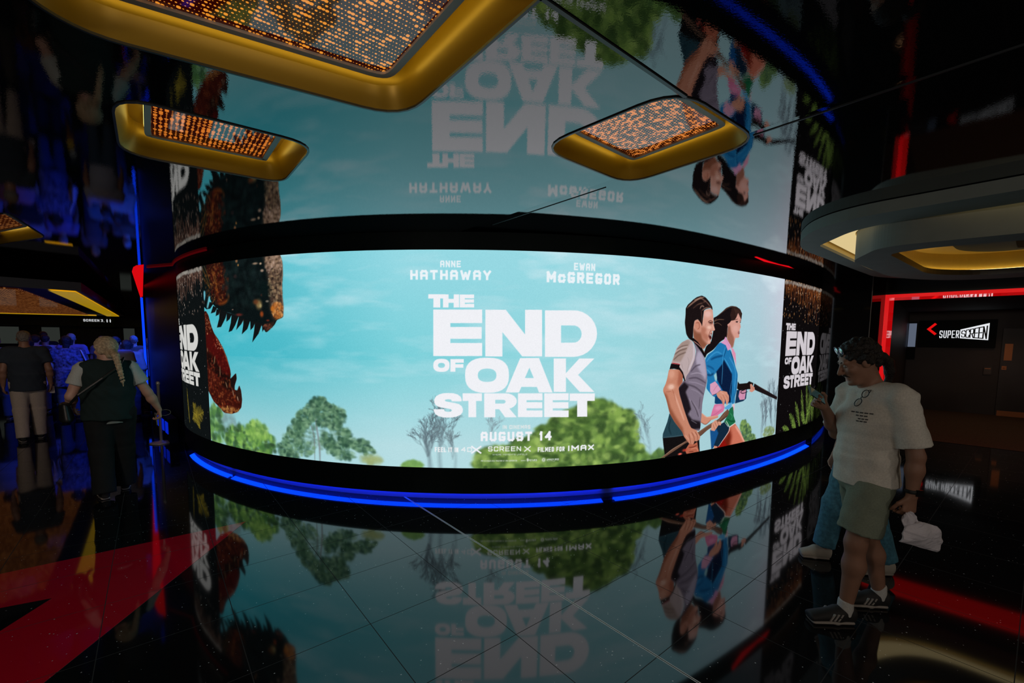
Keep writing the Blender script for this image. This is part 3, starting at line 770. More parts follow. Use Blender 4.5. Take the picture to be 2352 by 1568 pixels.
('S','8a4634',0.8,9.3,1,[8243,1959,8290,1960,8304,1907,8279,1887]),
('S','e2ab98',0.7,6.6,1,[8221,1958,8251,1989,8305,1974]),
('U',),
('P','1a1213',1,0,[8043,2122,8079,2169,8135,2205,8173,2233,8232,2265,8324,2290,8400,2272,8480,2222,8540,2165,8549,2123,8508,2150,8421,2133,8379,2114,8367,2016,8356,1915,8335,1955,8271,2005,8211,1985,8196,1898,8197,1772,8125,1768,8072,1823,8039,1953,8047,2058]),
('C',0,0,2,[8043,2122,8079,2169,8135,2205,8173,2233,8232,2265,8324,2290,8400,2272,8480,2222,8540,2165,8549,2123,8508,2150,8421,2133,8379,2114,8367,2016,8356,1915,8335,1955,8271,2005,8211,1985,8196,1898,8197,1772,8125,1768,8072,1823,8039,1953,8047,2058]),
('S','8a6656',0.75,14.2,1,[8071,2130,8156,2193,8254,2237,8336,2261]),
('S','a07a68',0.75,14.3,1,[8099,2151,8195,2208,8314,2273]),
('S','7a5646',0.75,14.4,1,[8180,2135,8259,2178,8341,2202,8403,2225]),
('S','c79a84',0.75,14.6,1,[8303,2134,8333,2168,8376,2157]),
('S','8c6656',0.75,14.5,1,[8316,2254,8403,2225,8483,2175]),
('S','a87e6c',0.75,14.6,1,[8347,2116,8420,2146,8508,2150]),
('S','5c3f36',0.75,14.7,1,[8448,2207,8518,2157]),
('S','b08a76',0.75,14.3,1,[8194,2227,8274,2251,8368,2270]),
('S','241816',0.8,10.4,1,[8140,2127,8239,2164,8343,2175]),
('S','241816',0.8,10.5,1,[8216,2196,8319,2214,8406,2185]),
('S','241816',0.8,10.5,1,[8277,2218,8384,2197,8452,2160]),
('S','7a5240',0.6,10.6,1,[8326,2115,8342,2035,8341,1975]),
('U',),
('P','0e0b0d',1,0,[8125,1768,8204,1780,8290,1733,8369,1665,8440,1597,8435,1539,8363,1610,8262,1692,8186,1745]),
('S','cf8f86',0.9,8.7,0.8,[8207,1742,8293,1703,8365,1660]),
('S','caa088',0.8,7.5,0.8,[8381,1652,8429,1601]),
('P','c4836a',1,0,[7807,1414,7982,1403,8044,1335,8049,1255,7979,1185,8003,1104,8068,966,8124,860,8193,738,8238,679,8347,640,8421,555,8412,521,8357,499,8313,511,8295,471,8254,454,8176,526,8111,588,8078,646,7934,781,7845,894,7782,1063,7729,1157,7731,1189,7763,1240,7786,1304]),
('C',0,0,0,[7807,1414,7982,1403,8044,1335,8049,1255,7979,1185,8003,1104,8068,966,8124,860,8193,738,8238,679,8347,640,8421,555,8412,521,8357,499,8313,511,8295,471,8254,454,8176,526,8111,588,8078,646,7934,781,7845,894,7782,1063,7729,1157,7731,1189,7763,1240,7786,1304]),
('P','84462f',0.8,26,[7725,1150,7788,1115,7859,959,7960,832,8085,693,8122,573,8070,620,7926,768,7836,888]),
('P','974f3a',0.7,26,[7973,1403,8054,1342,8059,1255,7986,1191,7955,1239,7969,1311]),
('B','edc6b4',0.8,7855,1203,54,32),
('B','e0a890',0.6,7855,1354,54,52),
('S','e6b19c',0.7,22.6,1,[7915,1115,8000,964,8098,794]),
('S','934a34',0.5,10.6,1,[7875,1170,7916,1102,7938,1034]),
('S','8f4b36',0.5,7.9,1,[7777,1148,7858,1151]),
('S','6d3122',0.8,7.7,0.8,[8202,606,8227,541,8253,462]),
('S','6d3122',0.8,7.7,0.8,[8252,629,8298,569,8314,504]),
('S','6d3122',0.8,7.7,0.8,[8304,638,8362,576,8378,504]),
('S','e6b29c',0.7,8.4,1,[8227,618,8268,544]),
('S','e6b29c',0.7,8.4,1,[8283,633,8342,564]),
('S','e6b29c',0.7,8.5,1,[8348,626,8402,550]),
('U',),
('P','cc8c74',1,0,[8430,851,8535,792,8781,791,8777,762,8631,741,8520,693,8422,730]),
('S','e9b8a2',0.7,8.5,1,[8441,842,8546,787,8770,785]),
('S','7a3f2e',0.7,9.9,1,[8427,734,8519,698,8619,742]),
('P','6a4a3a',1,0,[7722,360,7907,453,8136,524,8205,551,8392,620,8566,683,8797,744,8890,812,8989,859,9022,816,8989,760,8874,711,8755,675,8570,625,8424,555,8147,500,7983,438,7801,371]),
('C',0,0,0,[7722,360,7907,453,8136,524,8205,551,8392,620,8566,683,8797,744,8890,812,8989,859,9022,816,8989,760,8874,711,8755,675,8570,625,8424,555,8147,500,7983,438,7801,371]),
('S','a38672',0.8,9.4,1,[7756,376,7953,462,8136,513]),
('S','8d6a54',0.8,9.9,1,[8393,608,8567,672,8823,731,8963,836]),
('S','2e1c16',0.8,12.8,1,[8429,562,8594,623,8778,684,8982,768]),
('U',),
('P','d3967e',1,0,[8646,696,8725,739,8770,706,8812,710,8860,689,8844,654,8792,661,8759,628,8713,592,8635,610]),
('C',0,0,0,[8646,696,8725,739,8770,706,8812,710,8860,689,8844,654,8792,661,8759,628,8713,592,8635,610]),
('S','743a2a',0.8,6.5,0.8,[8670,687,8724,609]),
('S','743a2a',0.8,6.5,0.8,[8710,712,8757,642]),
('S','743a2a',0.8,6.6,0.8,[8751,723,8804,659]),
('U',),
('C',0,0,0,[7807,1414,7982,1403,8044,1335,8049,1255,7979,1185,8003,1104,8068,966,8124,860,8193,738,8238,679,8347,640,8421,555,8412,521,8357,499,8313,511,8295,471,8254,454,8176,526,8111,588,8078,646,7934,781,7845,894,7782,1063,7729,1157,7731,1189,7763,1240,7786,1304]),
('S','6d3122',0.8,6.3,0.8,[8186,539,8253,458]),
('U',),
('P','c4836a',1,2,[8111,595,8200,634,8336,641,8421,555,8412,521,8357,499,8313,511,8295,471,8254,454,8176,526]),
('S','6d3122',0.8,7.7,0.8,[8202,606,8227,541,8253,462]),
('S','6d3122',0.8,7.7,0.8,[8253,622,8299,561,8308,505]),
('S','6d3122',0.8,7.7,0.8,[8316,623,8365,568,8373,504]),
('S','e0aa94',0.7,9,1,[8141,599,8206,537]),
('S','e0aa94',0.7,9.1,1,[8227,614,8266,551]),
('S','e0aa94',0.7,9.1,1,[8284,626,8336,565]),
('S','e0aa94',0.7,9.2,1,[8360,611,8399,551]),
('P','b2624a',1,0,[8210,481,8295,468,8368,491,8387,418,8426,334,8188,344,8143,412]),
('C',0,0,0,[8210,481,8295,468,8368,491,8387,418,8426,334,8188,344,8143,412]),
('S','5a1c12',0.8,11.2,0.8,[8213,439,8297,436,8361,449]),
('S','5a1c12',0.8,9.8,0.8,[8217,383,8301,379]),
('S','dd9a80',0.6,11.3,1,[8256,413,8352,415,8400,360]),
('U',),
('B','f06a58',0.95,8055,376,33,13),
('B','c23a2a',0.8,8133,414,40,16),
('B','a83020',0.7,8077,345,30,13),
('P','0b1314',1,0,[1481,2647,2182,2688,3003,2678,3261,2668,3299,2572,3299,2432,3278,2335,3281,2193,3292,2094,3281,1966,3184,1938,3141,1881,2999,1790,2938,1860,2901,1897,2605,1947,2356,2026,2060,2072,1884,2157,1803,2249,1786,2104,1707,2091,1611,2143,1569,2310,1572,2491]),
('P','101314',1,0,[1796,2185,1938,2171,1823,2099,1737,2094]),
('P','101314',1,0,[1907,2133,2007,2105,1945,2051,1830,2037]),
('P','101314',1,0,[1993,2090,2096,2075,2042,2017,1961,2001]),
('P','101314',1,0,[2075,2087,2245,2044,2206,1974,2088,1864,1979,1857,2050,1969]),
('P','101314',1,0,[2237,2044,2363,2022,2296,1956,2222,1926]),
('P','101314',1,0,[2351,2026,2497,1985,2417,1886,2339,1816,2262,1800,2318,1910]),
('P','101314',1,0,[2501,1985,2600,1954,2536,1891,2429,1823]),
('P','101314',1,0,[2591,1960,2722,1932,2660,1837,2544,1773,2581,1885]),
('P','101314',1,0,[2722,1936,2816,1916,2773,1854,2718,1821]),
('P','101314',1,0,[2808,1920,2932,1897,2862,1779,2743,1678,2786,1816]),
('P','101314',1,0,[2932,1897,2982,1853,2934,1800]),
('S','40261c',0.6,9.5,1,[2007,2105,1945,2051]),
('S','40261c',0.6,9.4,1,[2096,2075,2042,2017]),
('S','40261c',0.6,9,1,[2600,1954,2536,1891]),
('S','40261c',0.6,8.8,1,[2932,1897,2862,1779]),
('C',0,0,1,[1481,2647,2182,2688,3003,2678,3261,2668,3299,2572,3299,2432,3278,2335,3281,2193,3292,2094,3281,1966,3184,1938,3141,1881,2999,1790,2938,1860,2901,1897,2605,1947,2356,2026,2060,2072,1884,2157,1803,2249,1786,2104,1707,2091,1611,2143,1569,2310,1572,2491]),
('P','2c100c',0.9,20,[1759,2670,2211,2678,2164,2497,2273,2382,2317,2227,2222,2145,2082,2127,1979,2241,1911,2404,1764,2557]),
('L',['5c2014','44110d','6e2c16','200a08'],0.5,2076,2394,236,256,170,20.2,101),
('S','7a4e1c',0.5,27.7,1,[1615,2651,1722,2529,1835,2368]),
('S','8a5f26',0.5,14.7,1,[1698,2651,1798,2523,1858,2407]),
('S','7a4a1c',0.5,20.5,1,[1578,2540,1731,2447,1833,2352]),
('S','94581f',0.5,32.4,1,[1912,2578,2003,2477,2023,2350,2017,2287]),
('S','c98d3e',0.5,14.4,1,[1926,2545,1982,2431,2020,2397]),
('S','c06a24',0.5,23.5,1,[1990,2351,2066,2292]),
('S','b05a1e',0.5,36.1,1,[2068,2151,2193,2162,2286,2205,2291,2259]),
('S','cc7a2c',0.5,19.8,1,[2059,2222,2135,2188]),
('S','8a5a30',0.5,18.4,1,[1867,2166,1958,2202]),
('L',['6a3a1c','3a180e','8a5628','1c0c08'],0.55,1998,2430,312,265,150,14.1,109),
('L',['a86c2c','5a3010','c08c44'],0.5,1967,2447,266,235,50,6.3,102),
('L',['1c2a2a','06090a','12201f'],0.4,2598,2365,431,311,150,37.1,103),
('P','58463a',0.95,44,[3004,2682,3266,2668,3306,2516,3283,2236,3292,2023,3259,1952,3129,1946,3081,2098,3099,2242,3076,2386,3048,2530]),
('L',['b0927c','7a604c','c8aa98','2c201a','4a382e','94785f'],0.6,3163,2565,138,119,240,15.5,104),
('L',['927c60','5a4636','b8966f','241a16','42302a','14110f'],0.6,3178,2296,124,205,290,14.2,105),
('L',['c07a38','8a4c20','e0a060','4a2814','a55c28'],0.75,3195,2039,89,92,130,14.3,106),
('S','e2bfa0',0.6,11.1,1,[3279,2636,3298,2495,3273,2335,3276,2194,3285,2080,3279,1988]),
('B','a06e48',0.8,2502,2639,23,19),
('B','b0793e',0.8,2531,2589,15,13),
('B','a88a72',0.8,2854,2585,45,12),
('B','d0b090',0.8,2949,2578,21,12),
('B','b89a84',0.8,2971,2498,28,15),
('B','9a7c4c',0.8,2892,2118,51,51),
('B','6a3a20',0.8,2837,2148,46,29),
('B','a89868',0.8,2919,2102,22,21),
('B','a8481c',0.8,2936,2007,30,32),
('B','c06a20',0.8,3115,2065,30,28),
('B','7a2a1c',0.8,3035,1933,25,10),
('B','6a2a24',0.8,2505,2007,65,16),
('B','a08070',0.8,2374,2071,16,6),
('B','2a2020',0.8,2461,2462,34,22),
('B','8a8070',0.8,3036,2150,25,12),
('B','6a6450',0.8,3072,2214,18,11),
('B','a09a80',0.8,3077,2400,12,7),
('B','5a2a1c',0.8,2944,2225,15,14),
('B','0a1616',0.8,2991,2289,96,86),
('P','3a241c',0.7,14,[2956,1882,3148,1924,3136,1874,3005,1794]),
('L',['8a4a34','5a3024','2a1612'],0.6,3030,1860,85,43,40,11.7,107),
('U',),
('P','62aab8',1,3,[1653,2334,1700,2326,1702,2270,1664,2199,1631,2233,1629,2282]),
('P','62b4c0',1,3,[1735,2155,1795,2258,1840,2252,1819,2192,1751,2101,1718,2115]),
('P','3a120c',1,0,[1507,2030,1685,2079,1760,2016,1818,1892,1896,1786,2007,1706,2110,1603,2184,1500,2256,1349,2270,1278,2248,1218,2385,1303,2395,1230,2340,1138,2339,1093,2396,1082,2443,1155,2478,1093,2492,978,2467,878,2378,817,2257,783,2064,778,1956,834,1780,903,1606,1060,1501,1122,1555,1511]),
('C',0,0,1,[1507,2030,1685,2079,1760,2016,1818,1892,1896,1786,2007,1706,2110,1603,2184,1500,2256,1349,2270,1278,2248,1218,2385,1303,2395,1230,2340,1138,2339,1093,2396,1082,2443,1155,2478,1093,2492,978,2467,878,2378,817,2257,783,2064,778,1956,834,1780,903,1606,1060,1501,1122,1555,1511]),
('P','480d0c',0.95,20,[1641,1796,1916,1759,2107,1603,2184,1500,2263,1331,2178,1237,2043,1322,1829,1518,1662,1589]),
('P','190c0a',0.95,24,[1657,1551,1884,1463,2061,1314,2255,1241,2337,1138,2266,1079,2129,1088,1954,1188,1806,1311,1637,1399]),
('L',['6a1a12','3a0c0a','7c2818','2a0908'],0.5,1982,1466,248,294,150,13.8,115),
('L',['5c1c12','84351a','44110c','1e0806','a2562c'],0.55,1974,1003,481,244,300,15,110),
('L',['6c2618','48140e','92482a'],0.5,1711,1250,179,210,90,14.3,111),
('L',['a06a34','6a3a1c','c08a4a'],0.6,2210,829,224,46,80,13.9,112),
('S','d08a50',0.55,11,1,[1916,1759,2038,1641,2121,1570,2197,1446,2263,1331]),
('L',['f0c49a','d89060'],0.7,2029,1650,111,72,26,8.2,113),
('L',['c07848','e0a070','7a2a18'],0.6,1705,1910,157,131,60,9.9,114),
('S','9a7a58',0.8,18.6,1,[1887,1491,1853,1397]),
('S','9a7a58',0.8,18.4,1,[2010,1366,2002,1246]),
('S','9a7a58',0.8,18.4,1,[2137,1171,2166,1109]),
('S','9a7a58',0.8,18.9,1,[1676,1589,1675,1551]),
('P','17100f',0.9,6,[2247,1215,2385,1303,2395,1230,2340,1138,2339,1093,2269,1116]),
('P','2a1712',0.9,6,[2347,1067,2443,1155,2478,1093,2489,978,2416,946,2357,995]),
('S','d8b090',0.9,14.4,1,[2390,1007,2402,963]),
('S','c0a080',0.7,18.2,1,[2291,1081,2310,1019]),
('U',),
('G','f0f1f6',[[5030,2199,5207,2199,5207,2156,5154,2156,5154,2064,5082,2064,5083,2156,5029,2155]]),
('G','f0f1f6',[[5184,2198,5241,2198,5241,2153,5294,2153,5295,2199,5351,2199,5351,2066,5294,2065,5294,2113,5241,2113,5240,2065,5183,2064]]),
('G','f0f1f6',[[5357,2198,5505,2199,5505,2161,5409,2160,5409,2149,5504,2150,5504,2116,5409,2115,5409,2103,5506,2104,5506,2067,5357,2066]]),
('G','f0f1f6',[[5081,2042,5589,2046,5590,1907,5259,1904,5259,1864,5585,1867,5585,1744,5259,1741,5258,1698,5590,1701,5591,1565,5078,1560]]),
('G','f0f1f6',[[5622,2045,5834,2047,6038,1794,6035,2050,6215,2053,6223,1565,6011,1564,5800,1816,5802,1562,5623,1561]]),
('G','f0f1f6',[[6246,2048,6558,2054,6603,2052,6662,2037,6716,2009,6763,1971,6799,1923,6822,1869,6831,1812,6825,1754,6805,1700,6771,1651,6727,1611,6673,1582,6615,1565,6569,1561,6254,1560],[6423,1893,6561,1895,6577,1894,6607,1884,6632,1864,6648,1836,6654,1805,6649,1774,6634,1746,6611,1725,6581,1714,6566,1713,6427,1711]]),
('G','f0f1f6',[[5249,1464,5247,1443,5242,1428,5234,1416,5223,1407,5208,1400,5190,1396,5163,1395,5136,1396,5117,1399,5103,1406,5091,1415,5083,1426,5078,1441,5077,1462,5079,1484,5084,1498,5092,1510,5104,1519,5118,1526,5136,1530,5163,1532,5191,1531,5209,1527,5223,1521,5234,1512,5243,1500,5248,1486],[5200,1464,5199,1454,5194,1447,5187,1442,5177,1438,5163,1437,5150,1438,5140,1441,5133,1446,5128,1453,5127,1463,5129,1473,5133,1480,5140,1485,5150,1488,5164,1489,5177,1488,5187,1485,5194,1480,5199,1473]]),
('G','f0f1f6',[[5258,1530,5398,1531,5398,1493,5310,1492,5310,1477,5394,1478,5394,1441,5310,1440,5310,1398,5258,1397]]),
('G','f0f1f6',[[5873,1364,5869,1306,5856,1266,5834,1235,5804,1210,5765,1192,5716,1181,5643,1177,5570,1180,5521,1191,5482,1208,5451,1233,5429,1264,5416,1303,5411,1361,5416,1420,5429,1459,5451,1490,5481,1515,5520,1533,5569,1544,5641,1548,5714,1545,5762,1535,5802,1517,5832,1493,5855,1462,5868,1423],[5741,1364,5737,1337,5726,1318,5706,1304,5680,1296,5643,1293,5607,1295,5580,1304,5561,1317,5549,1336,5545,1362,5549,1389,5561,1408,5580,1422,5606,1430,5643,1434,5680,1431,5706,1423,5725,1409,5737,1390]]),
('G','f0f1f6',[[5989,1546,6190,1547,6343,1180,6195,1181,6171,1240,6005,1241,5981,1182,5839,1182],[6088,1445,6137,1335,6042,1336]]),
('G','f0f1f6',[[6349,1543,6484,1543,6487,1386,6634,1543,6807,1543,6624,1367,6816,1179,6647,1182,6488,1346,6491,1184,6356,1186]]),
('G','f0f1f6',[[5376,1085,5271,1084,5265,1102,5234,1106,5202,1101,5198,1091,5209,1082,5240,1077,5296,1068,5345,1056,5376,1035,5389,1001,5386,970,5364,941,5326,922,5277,912,5233,910,5183,911,5133,922,5098,943,5083,969,5077,997,5188,999,5193,983,5208,974,5233,971,5261,975,5274,986,5264,999,5233,1006,5180,1013,5130,1024,5099,1042,5085,1071,5085,1100,5103,1134,5137,1156,5181,1169,5234,1172,5290,1170,5333,1158,5364,1134,5376,1106]]),
('G','f0f1f6',[[5386,1171,5589,1172,5589,1091,5528,1090,5529,916,5447,916,5447,1090,5386,1089]]),
('G','f0f1f6',[[5613,1172,5840,1173,5840,1173,5874,1170,5905,1159,5930,1143,5948,1122,5958,1099,5957,1074,5946,1051,5927,1031,5900,1016,5879,1011,5960,916,5835,917,5772,1004,5731,1004,5731,917,5614,917],[5730,1104,5813,1104,5813,1104,5829,1100,5839,1090,5839,1077,5829,1067,5813,1063,5813,1063,5730,1063]]),
('G','f0f1f6',[[5970,1173,6233,1172,6235,1098,6062,1099,6063,1077,6232,1076,6233,1010,6063,1012,6064,989,6236,987,6237,915,5972,918]]),
('G','f0f1f6',[[6252,1172,6522,1169,6523,1094,6347,1096,6347,1074,6521,1072,6523,1005,6348,1009,6349,985,6526,982,6527,909,6256,915]]),
('G','f0f1f6',[[6533,1167,6822,1162,6824,1080,6736,1082,6740,908,6624,911,6620,1084,6535,1086]]),
('X','e6f1f6','ANNE',5156,2475,5369,2541,0.2),
('X','eaf3f8','HATHAWAY',4842,2348,5679,2445,0.25),
('X','e6f1f6','EWAN',6553,2473,6790,2549,0.2),
('X','eaf3f8','McGREGOR',6259,2339,7081,2452,0.25),
('X','dfe6e6','IN CINEMAS',5811,791,6106,832,0.2),
('X','f0f1f6','AUGUST 14',5578,659,6341,760,0.24),
('X','eef0f2','FEEL IT IN',5088,537,5340,589,0.2),
('X','eef0f2','4D',5370,542,5485,592,0.17),
('X','f0f1f6','X',5476,524,5585,608,0.2),
('X','f2f4f4','SCREEN',5657,549,6009,601,0.17),
('X','f2f4f4','X',6043,542,6114,601,0.17),
('X','eef0f2','FILMED FOR',6191,536,6488,586,0.2),
('X','f0f1f6','IMAX',6526,535,6828,595,0.26),
('X','dfe6e6','WHERE MOMENTS UNFOLD',5704,507,6075,520,0.16),
('X','d5dcd8','IMAX IS A REGISTERED TRADEMARK OF IMAX CORPORATION',5579,438,5968,453,0.14),
('X','d5dcd8','DOMAIN',6008,438,6060,450,0.14),
('B','e6eae6',0.9,6082,452,10,18),
('X','d5dcd8','PICTURES',6094,437,6184,456,0.16),
('B','e6eae6',0.85,6257,448,20,21),
('B','7a9560',0.8,6257,448,7,9),
('X','d5dcd8','WARNER BROS',6290,438,6426,457,0.16),
('X','c5d0c8','PICTURES',6293,425,6382,432,0.14)
]
TREE_RNG = random.Random(5)
def paint_display():
    P = Paint(); rs = np.random.RandomState(4)
    S, Z = np.meshgrid(P.s, P.z)
    v = (Z / 1000 - ZB) / (ZT - ZB); u = (S / 1000 - SL) / (SR - SL)
    # sky with soft clouds
    def fbm(fx, fz, oct_, seed):
        out = 0; amp = 1; tot = 0
        for o in range(oct_):
            r = np.random.RandomState(seed + o); g = r.rand(64, 64)
            x = S / 1000 * fx * 2 ** o; y = Z / 1000 * fz * 2 ** o
            xi = np.floor(x).astype(int); yi = np.floor(y).astype(int); fx_ = x - xi; fy_ = y - yi
            fx_ = fx_ * fx_ * (3 - 2 * fx_); fy_ = fy_ * fy_ * (3 - 2 * fy_)
            a = g[yi % 64, xi % 64]; b = g[yi % 64, (xi + 1) % 64]; c = g[(yi + 1) % 64, xi % 64]; d = g[(yi + 1) % 64, (xi + 1) % 64]
            out = out + amp * ((a * (1 - fx_) + b * fx_) * (1 - fy_) + (c * (1 - fx_) + d * fx_) * fy_); tot += amp; amp *= 0.55
        return out / tot
    us = np.array([0.0, 0.18, 0.35, 0.55, 0.75, 0.92, 1.0])
    top = np.array([rgb(c) for c in ('52bccb', '60c2d0', '94d8e3', '98d8e2', '9cd2dc', 'b4cdd9', 'c8cbd9')])
    mid = np.array([rgb(c) for c in ('3eb6c6', '4ab9c8', '78cfd9', '96d7df', 'a2d4dc', 'a6cad4', 'bfc8d4')])
    low = np.array([rgb(c) for c in ('98ccd2', 'a2d2d8', 'b6dde3', 'b4dae0', 'a9d1d8', 'a2c9d1', 'aac8d0')])
    for ch in range(3):
        t = np.interp(u, us, top[:, ch]); m = np.interp(u, us, mid[:, ch]); l = np.interp(u, us, low[:, ch])
        k1 = np.clip((v - 0.5) / 0.45, 0, 1); k2 = np.clip((0.55 - v) / 0.45, 0, 1)
        P.im[..., ch] = np.where(v > 0.5, m * (1 - k1) + t * k1, m * (1 - k2) + l * k2)
    cl = fbm(0.9, 2.6, 5, 10) ; cl = np.clip((cl - 0.50) / 0.24, 0, 1) * np.clip((v - 0.62) / 0.2, 0, 1) * (0.55 + 0.5 * np.clip(1.2 - u, 0, 1)) * np.clip(0.2 + 2.5 * u + np.clip((v - .6) * 3, 0, 1), 0, 1)
    c2 = np.clip((fbm(1.6, 7, 4, 40) - 0.50) / 0.3, 0, 1) * 0.40 * np.clip((v - 0.15) / 0.3, 0, 1) * np.clip(0.25 + 2.2 * u + np.clip((v - .75) * 3, 0, 1), 0, 1)
    for m, c in ((cl * 0.85, 'dceef5'), (c2, 'c4e4ec')):
        P.im = (P.im * (1 - m[..., None]) + rgb(c) * m[..., None]).astype(np.float32)
    title = []
    for op in ART:
        k = op[0]
        if k == 'P': P.poly([soften(op[4])], rgb(op[1]), op[2], op[3])
        elif k == 'C': P.poly([soften(op[4])], None, 1, op[3], True)
        elif k == 'U': P.clip = None
        elif k == 'S': P.stroke(op[5], rgb(op[1]), op[2], op[3], op[4])
        elif k == 'B': P.blob(op[3], op[4], op[5], op[6], rgb(op[1]), op[2])
        elif k == 'L':
            _, cols, al, x, z, rx, rz, n, r, seed = op
            g = random.Random(seed)
            for i in range(int(n * 1.25)):
                a = g.random() * 6.283; q = math.sqrt(g.random())
                lx, lz = math.cos(a) * q, math.sin(a) * q
                # each leaf takes a random colour from the clump's palette
                ci = min(len(cols) - 1, max(0, int(g.random() * len(cols))))
                P.blob(x + lx * rx, z + lz * rz, r * (0.6 + g.random()), r * (0.5 + 0.8 * g.random()), rgb(cols[ci]), al * (0.5 + 0.5 * g.random()))
        elif k == 'T':
            _, col, al, x, z, h, sp, n, w, seed = op
            g = random.Random(seed)
            def grow(x, z, ang, ln, w, dep):
                bend = g.uniform(-.25, .25); xm, zm = x + math.sin(ang + bend) * ln * .5, z + math.cos(ang + bend) * ln * .5
                x2 = xm + math.sin(ang - bend) * ln * .5; z2 = zm + math.cos(ang - bend) * ln * .5
                P.stroke([x, z, xm, zm, x2, z2], rgb(col), al, max(w, 5), 1.1, 0.4)
                if dep <= 0: return
                for _ in range(5 if dep > 4 else 3 if dep > 1 else 2):
                    t = g.uniform(.35, 1); grow(x + (x2 - x) * t, z + (z2 - z) * t, ang + g.uniform(-1, 1) * sp, ln * g.uniform(.42, .66), w * 0.58, dep - 1)
            for i in range(max(1, n // 3)): grow(x + (i - n // 6) * h * 0.12, z, g.uniform(-.15, .15) + 0.12 * (i - 1), h * 0.52, w * 2.0, 5)
        elif k == 'G': title.append(op); P.poly(op[2], rgb(op[1]))
        elif k == 'X':
            _, col, txt, x0, z0, x1, z1, sw = op
            h = z1 - z0; hw = h * sw / 2
            for c, xa, xb in layout(txt, x0, x1):
                for line in FONT.get(c, []):
                    q = [(xa + hw + a * (xb - xa - 2 * hw), z0 + hw + b_ * (h - 2 * hw)) for a, b_ in line]
                    for i in range(len(q) - 1): P.poly([seg_quad(q[i], q[i + 1], hw)], rgb(col))
    # end panels: dark bark, ferns and the title again
    for (a, b, side) in ((0, SL * 1000, 0), (SR * 1000, SEND * 1000 + 1, 1)):
        P.clip = np.repeat(((P.s >= a) & (P.s < b)).astype(np.float32)[None], P.H, 0)
        P.put(0, P.H, 0, P.W, np.ones((P.H, P.W), np.float32), rgb('0d0a0b' if side else '0e1213'))
        g = random.Random(9 + side); w = b - a
        for i in range(420):
            x = a + g.random() * w; f = abs((x - a) / w - (0.66 if side else 0.45))
            L_ = (60 + 520 * g.random() * (1.0 if side else .75)) * max(0.25, 1 - 1.1 * f); z = ZT * 1000 - g.random() ** 1.5 * L_
            c = g.choice(['5e3016', '8a4a1e', '3a1c10', '2a1410', '6e3a22', '4a2814'] if side else ['3a2822', '5a4238', '2a1c18', '7a5a4a', '241a18'])
            P.stroke([x, z, x + g.uniform(-14, 14), z - 60 - 90 * g.random()], rgb(c), 0.75, 12 + 14 * g.random(), 0.7)
        for i in range(170):
            x = a + g.random() * w; z = ZT * 1000 - g.random() ** 2 * 620
            P.blob(x, z, 5 + 7 * g.random(), 7 + 14 * g.random(), rgb(g.choice(['c98a50', 'e0b080', 'a05a28', 'd0a890'] if side else ['b09a8c', '8a7264', 'c8b4a4'])), 0.8)
        n_ = 90
        for i in range(n_):
            x = a + w * i / n_; P.blob(x, ZT * 1000 - 18 - 26 * g.random() * (1 if not side else 1.4), 26, 22, rgb(g.choice(['8a8078', 'a39a90', '6a5e56', '9a8e84'] if side else ['837e78', '9a958c', '6e6a64'])), 0.75)
        for i in range(80): P.blob(a + g.random() * w, ZB * 1000 + g.random() * 2200, 6, 6, rgb('d8d8d8'), 0.25 + 0.6 * g.random())
        def frond(x, z, x2, z2, cols, wf):
            for i in range(30):
                t = i / 29; px_ = x + (x2 - x) * t; pz = z + (z2 - z) * t; l = wf * math.sin(math.pi * (0.18 + 0.80 * t)) * g.uniform(.7, 1.1)
                dx, dz = (x2 - x), (z2 - z); n = math.hypot(dx, dz)
                for sg in (-1, 1):
                    ex = px_ + sg * (-dz / n) * l * .8 + dx / n * l; ez = pz + sg * (dx / n) * l * .8 + dz / n * l
                    P.stroke([px_, pz, ex, ez], rgb(g.choice(cols)), 0.9, 11, 0.5, 0.5)
            P.stroke([x, z, x2, z2], rgb(cols[1]), 0.8, 8, 0.6)
        if side:
            for (x, z, x2, z2, wf) in ((500, 370, 240, 440, 60), (800, 370, 480, 620, 90), (1000, 360, 700, 800, 90), (1180, 380, 960, 960, 90), (1400, 360, 1200, 1130, 100), (1500, 380, 1420, 1080, 110), (1650, 380, 1560, 940, 110), (1750, 360, 1740, 860, 90), (800, 350, 620, 480, 80), (1350, 350, 1000, 600, 100), (1300, 370, 1520, 760, 110)):
                frond(a + x, z, a + x2, z2, ['4a6428', '6b8638', '8aa648', '33491e', '3f4f24', '55702e'], wf)
        else:
            for (x, z, x2, z2, wf) in ((900, 560, 1420, 720, 150), (1250, 470, 960, 800, 140), (700, 480, 620, 980, 60)):
                frond(a + x, z, a + x2, z2, ['6a5f1e', '8a7a26', '544a18'], wf)
        # the title, condensed to the panel
        tx = (TITLE_R if side else TITLE_L)
        for _, c, cs in title:
            P.poly([[v_ for q in np.array(ct, float).reshape(-1, 2) for v_ in (tx[0] + (q[0] - TITLE_M[0]) / (TITLE_M[1] - TITLE_M[0]) * (tx[1] - tx[0]), tx[2] + (q[1] - TITLE_M[2]) / (TITLE_M[3] - TITLE_M[2]) * (tx[3] - tx[2]))] for ct in cs], rgb('cfc8ce' if side else 'cfcfcb'))
        P.clip = None
    P.im += (rs.rand(P.H, P.W, 1).astype(np.float32) - 0.5) * 0.03
    return P
P = paint_display()
im = np.clip(P.im, 0, 1)
im = np.where(im <= 0.04045, im / 12.92, ((im + 0.055) / 1.055) ** 2.4)
M_SCREEN = bpy.data.materials.new('led_display'); M_SCREEN.use_nodes = True
nt = M_SCREEN.node_tree; nt.nodes.clear()
_a = nt.nodes.new('ShaderNodeVertexColor'); _a.layer_name = 'picture'
_e = nt.nodes.new('ShaderNodeEmission'); _o = nt.nodes.new('ShaderNodeOutputMaterial')
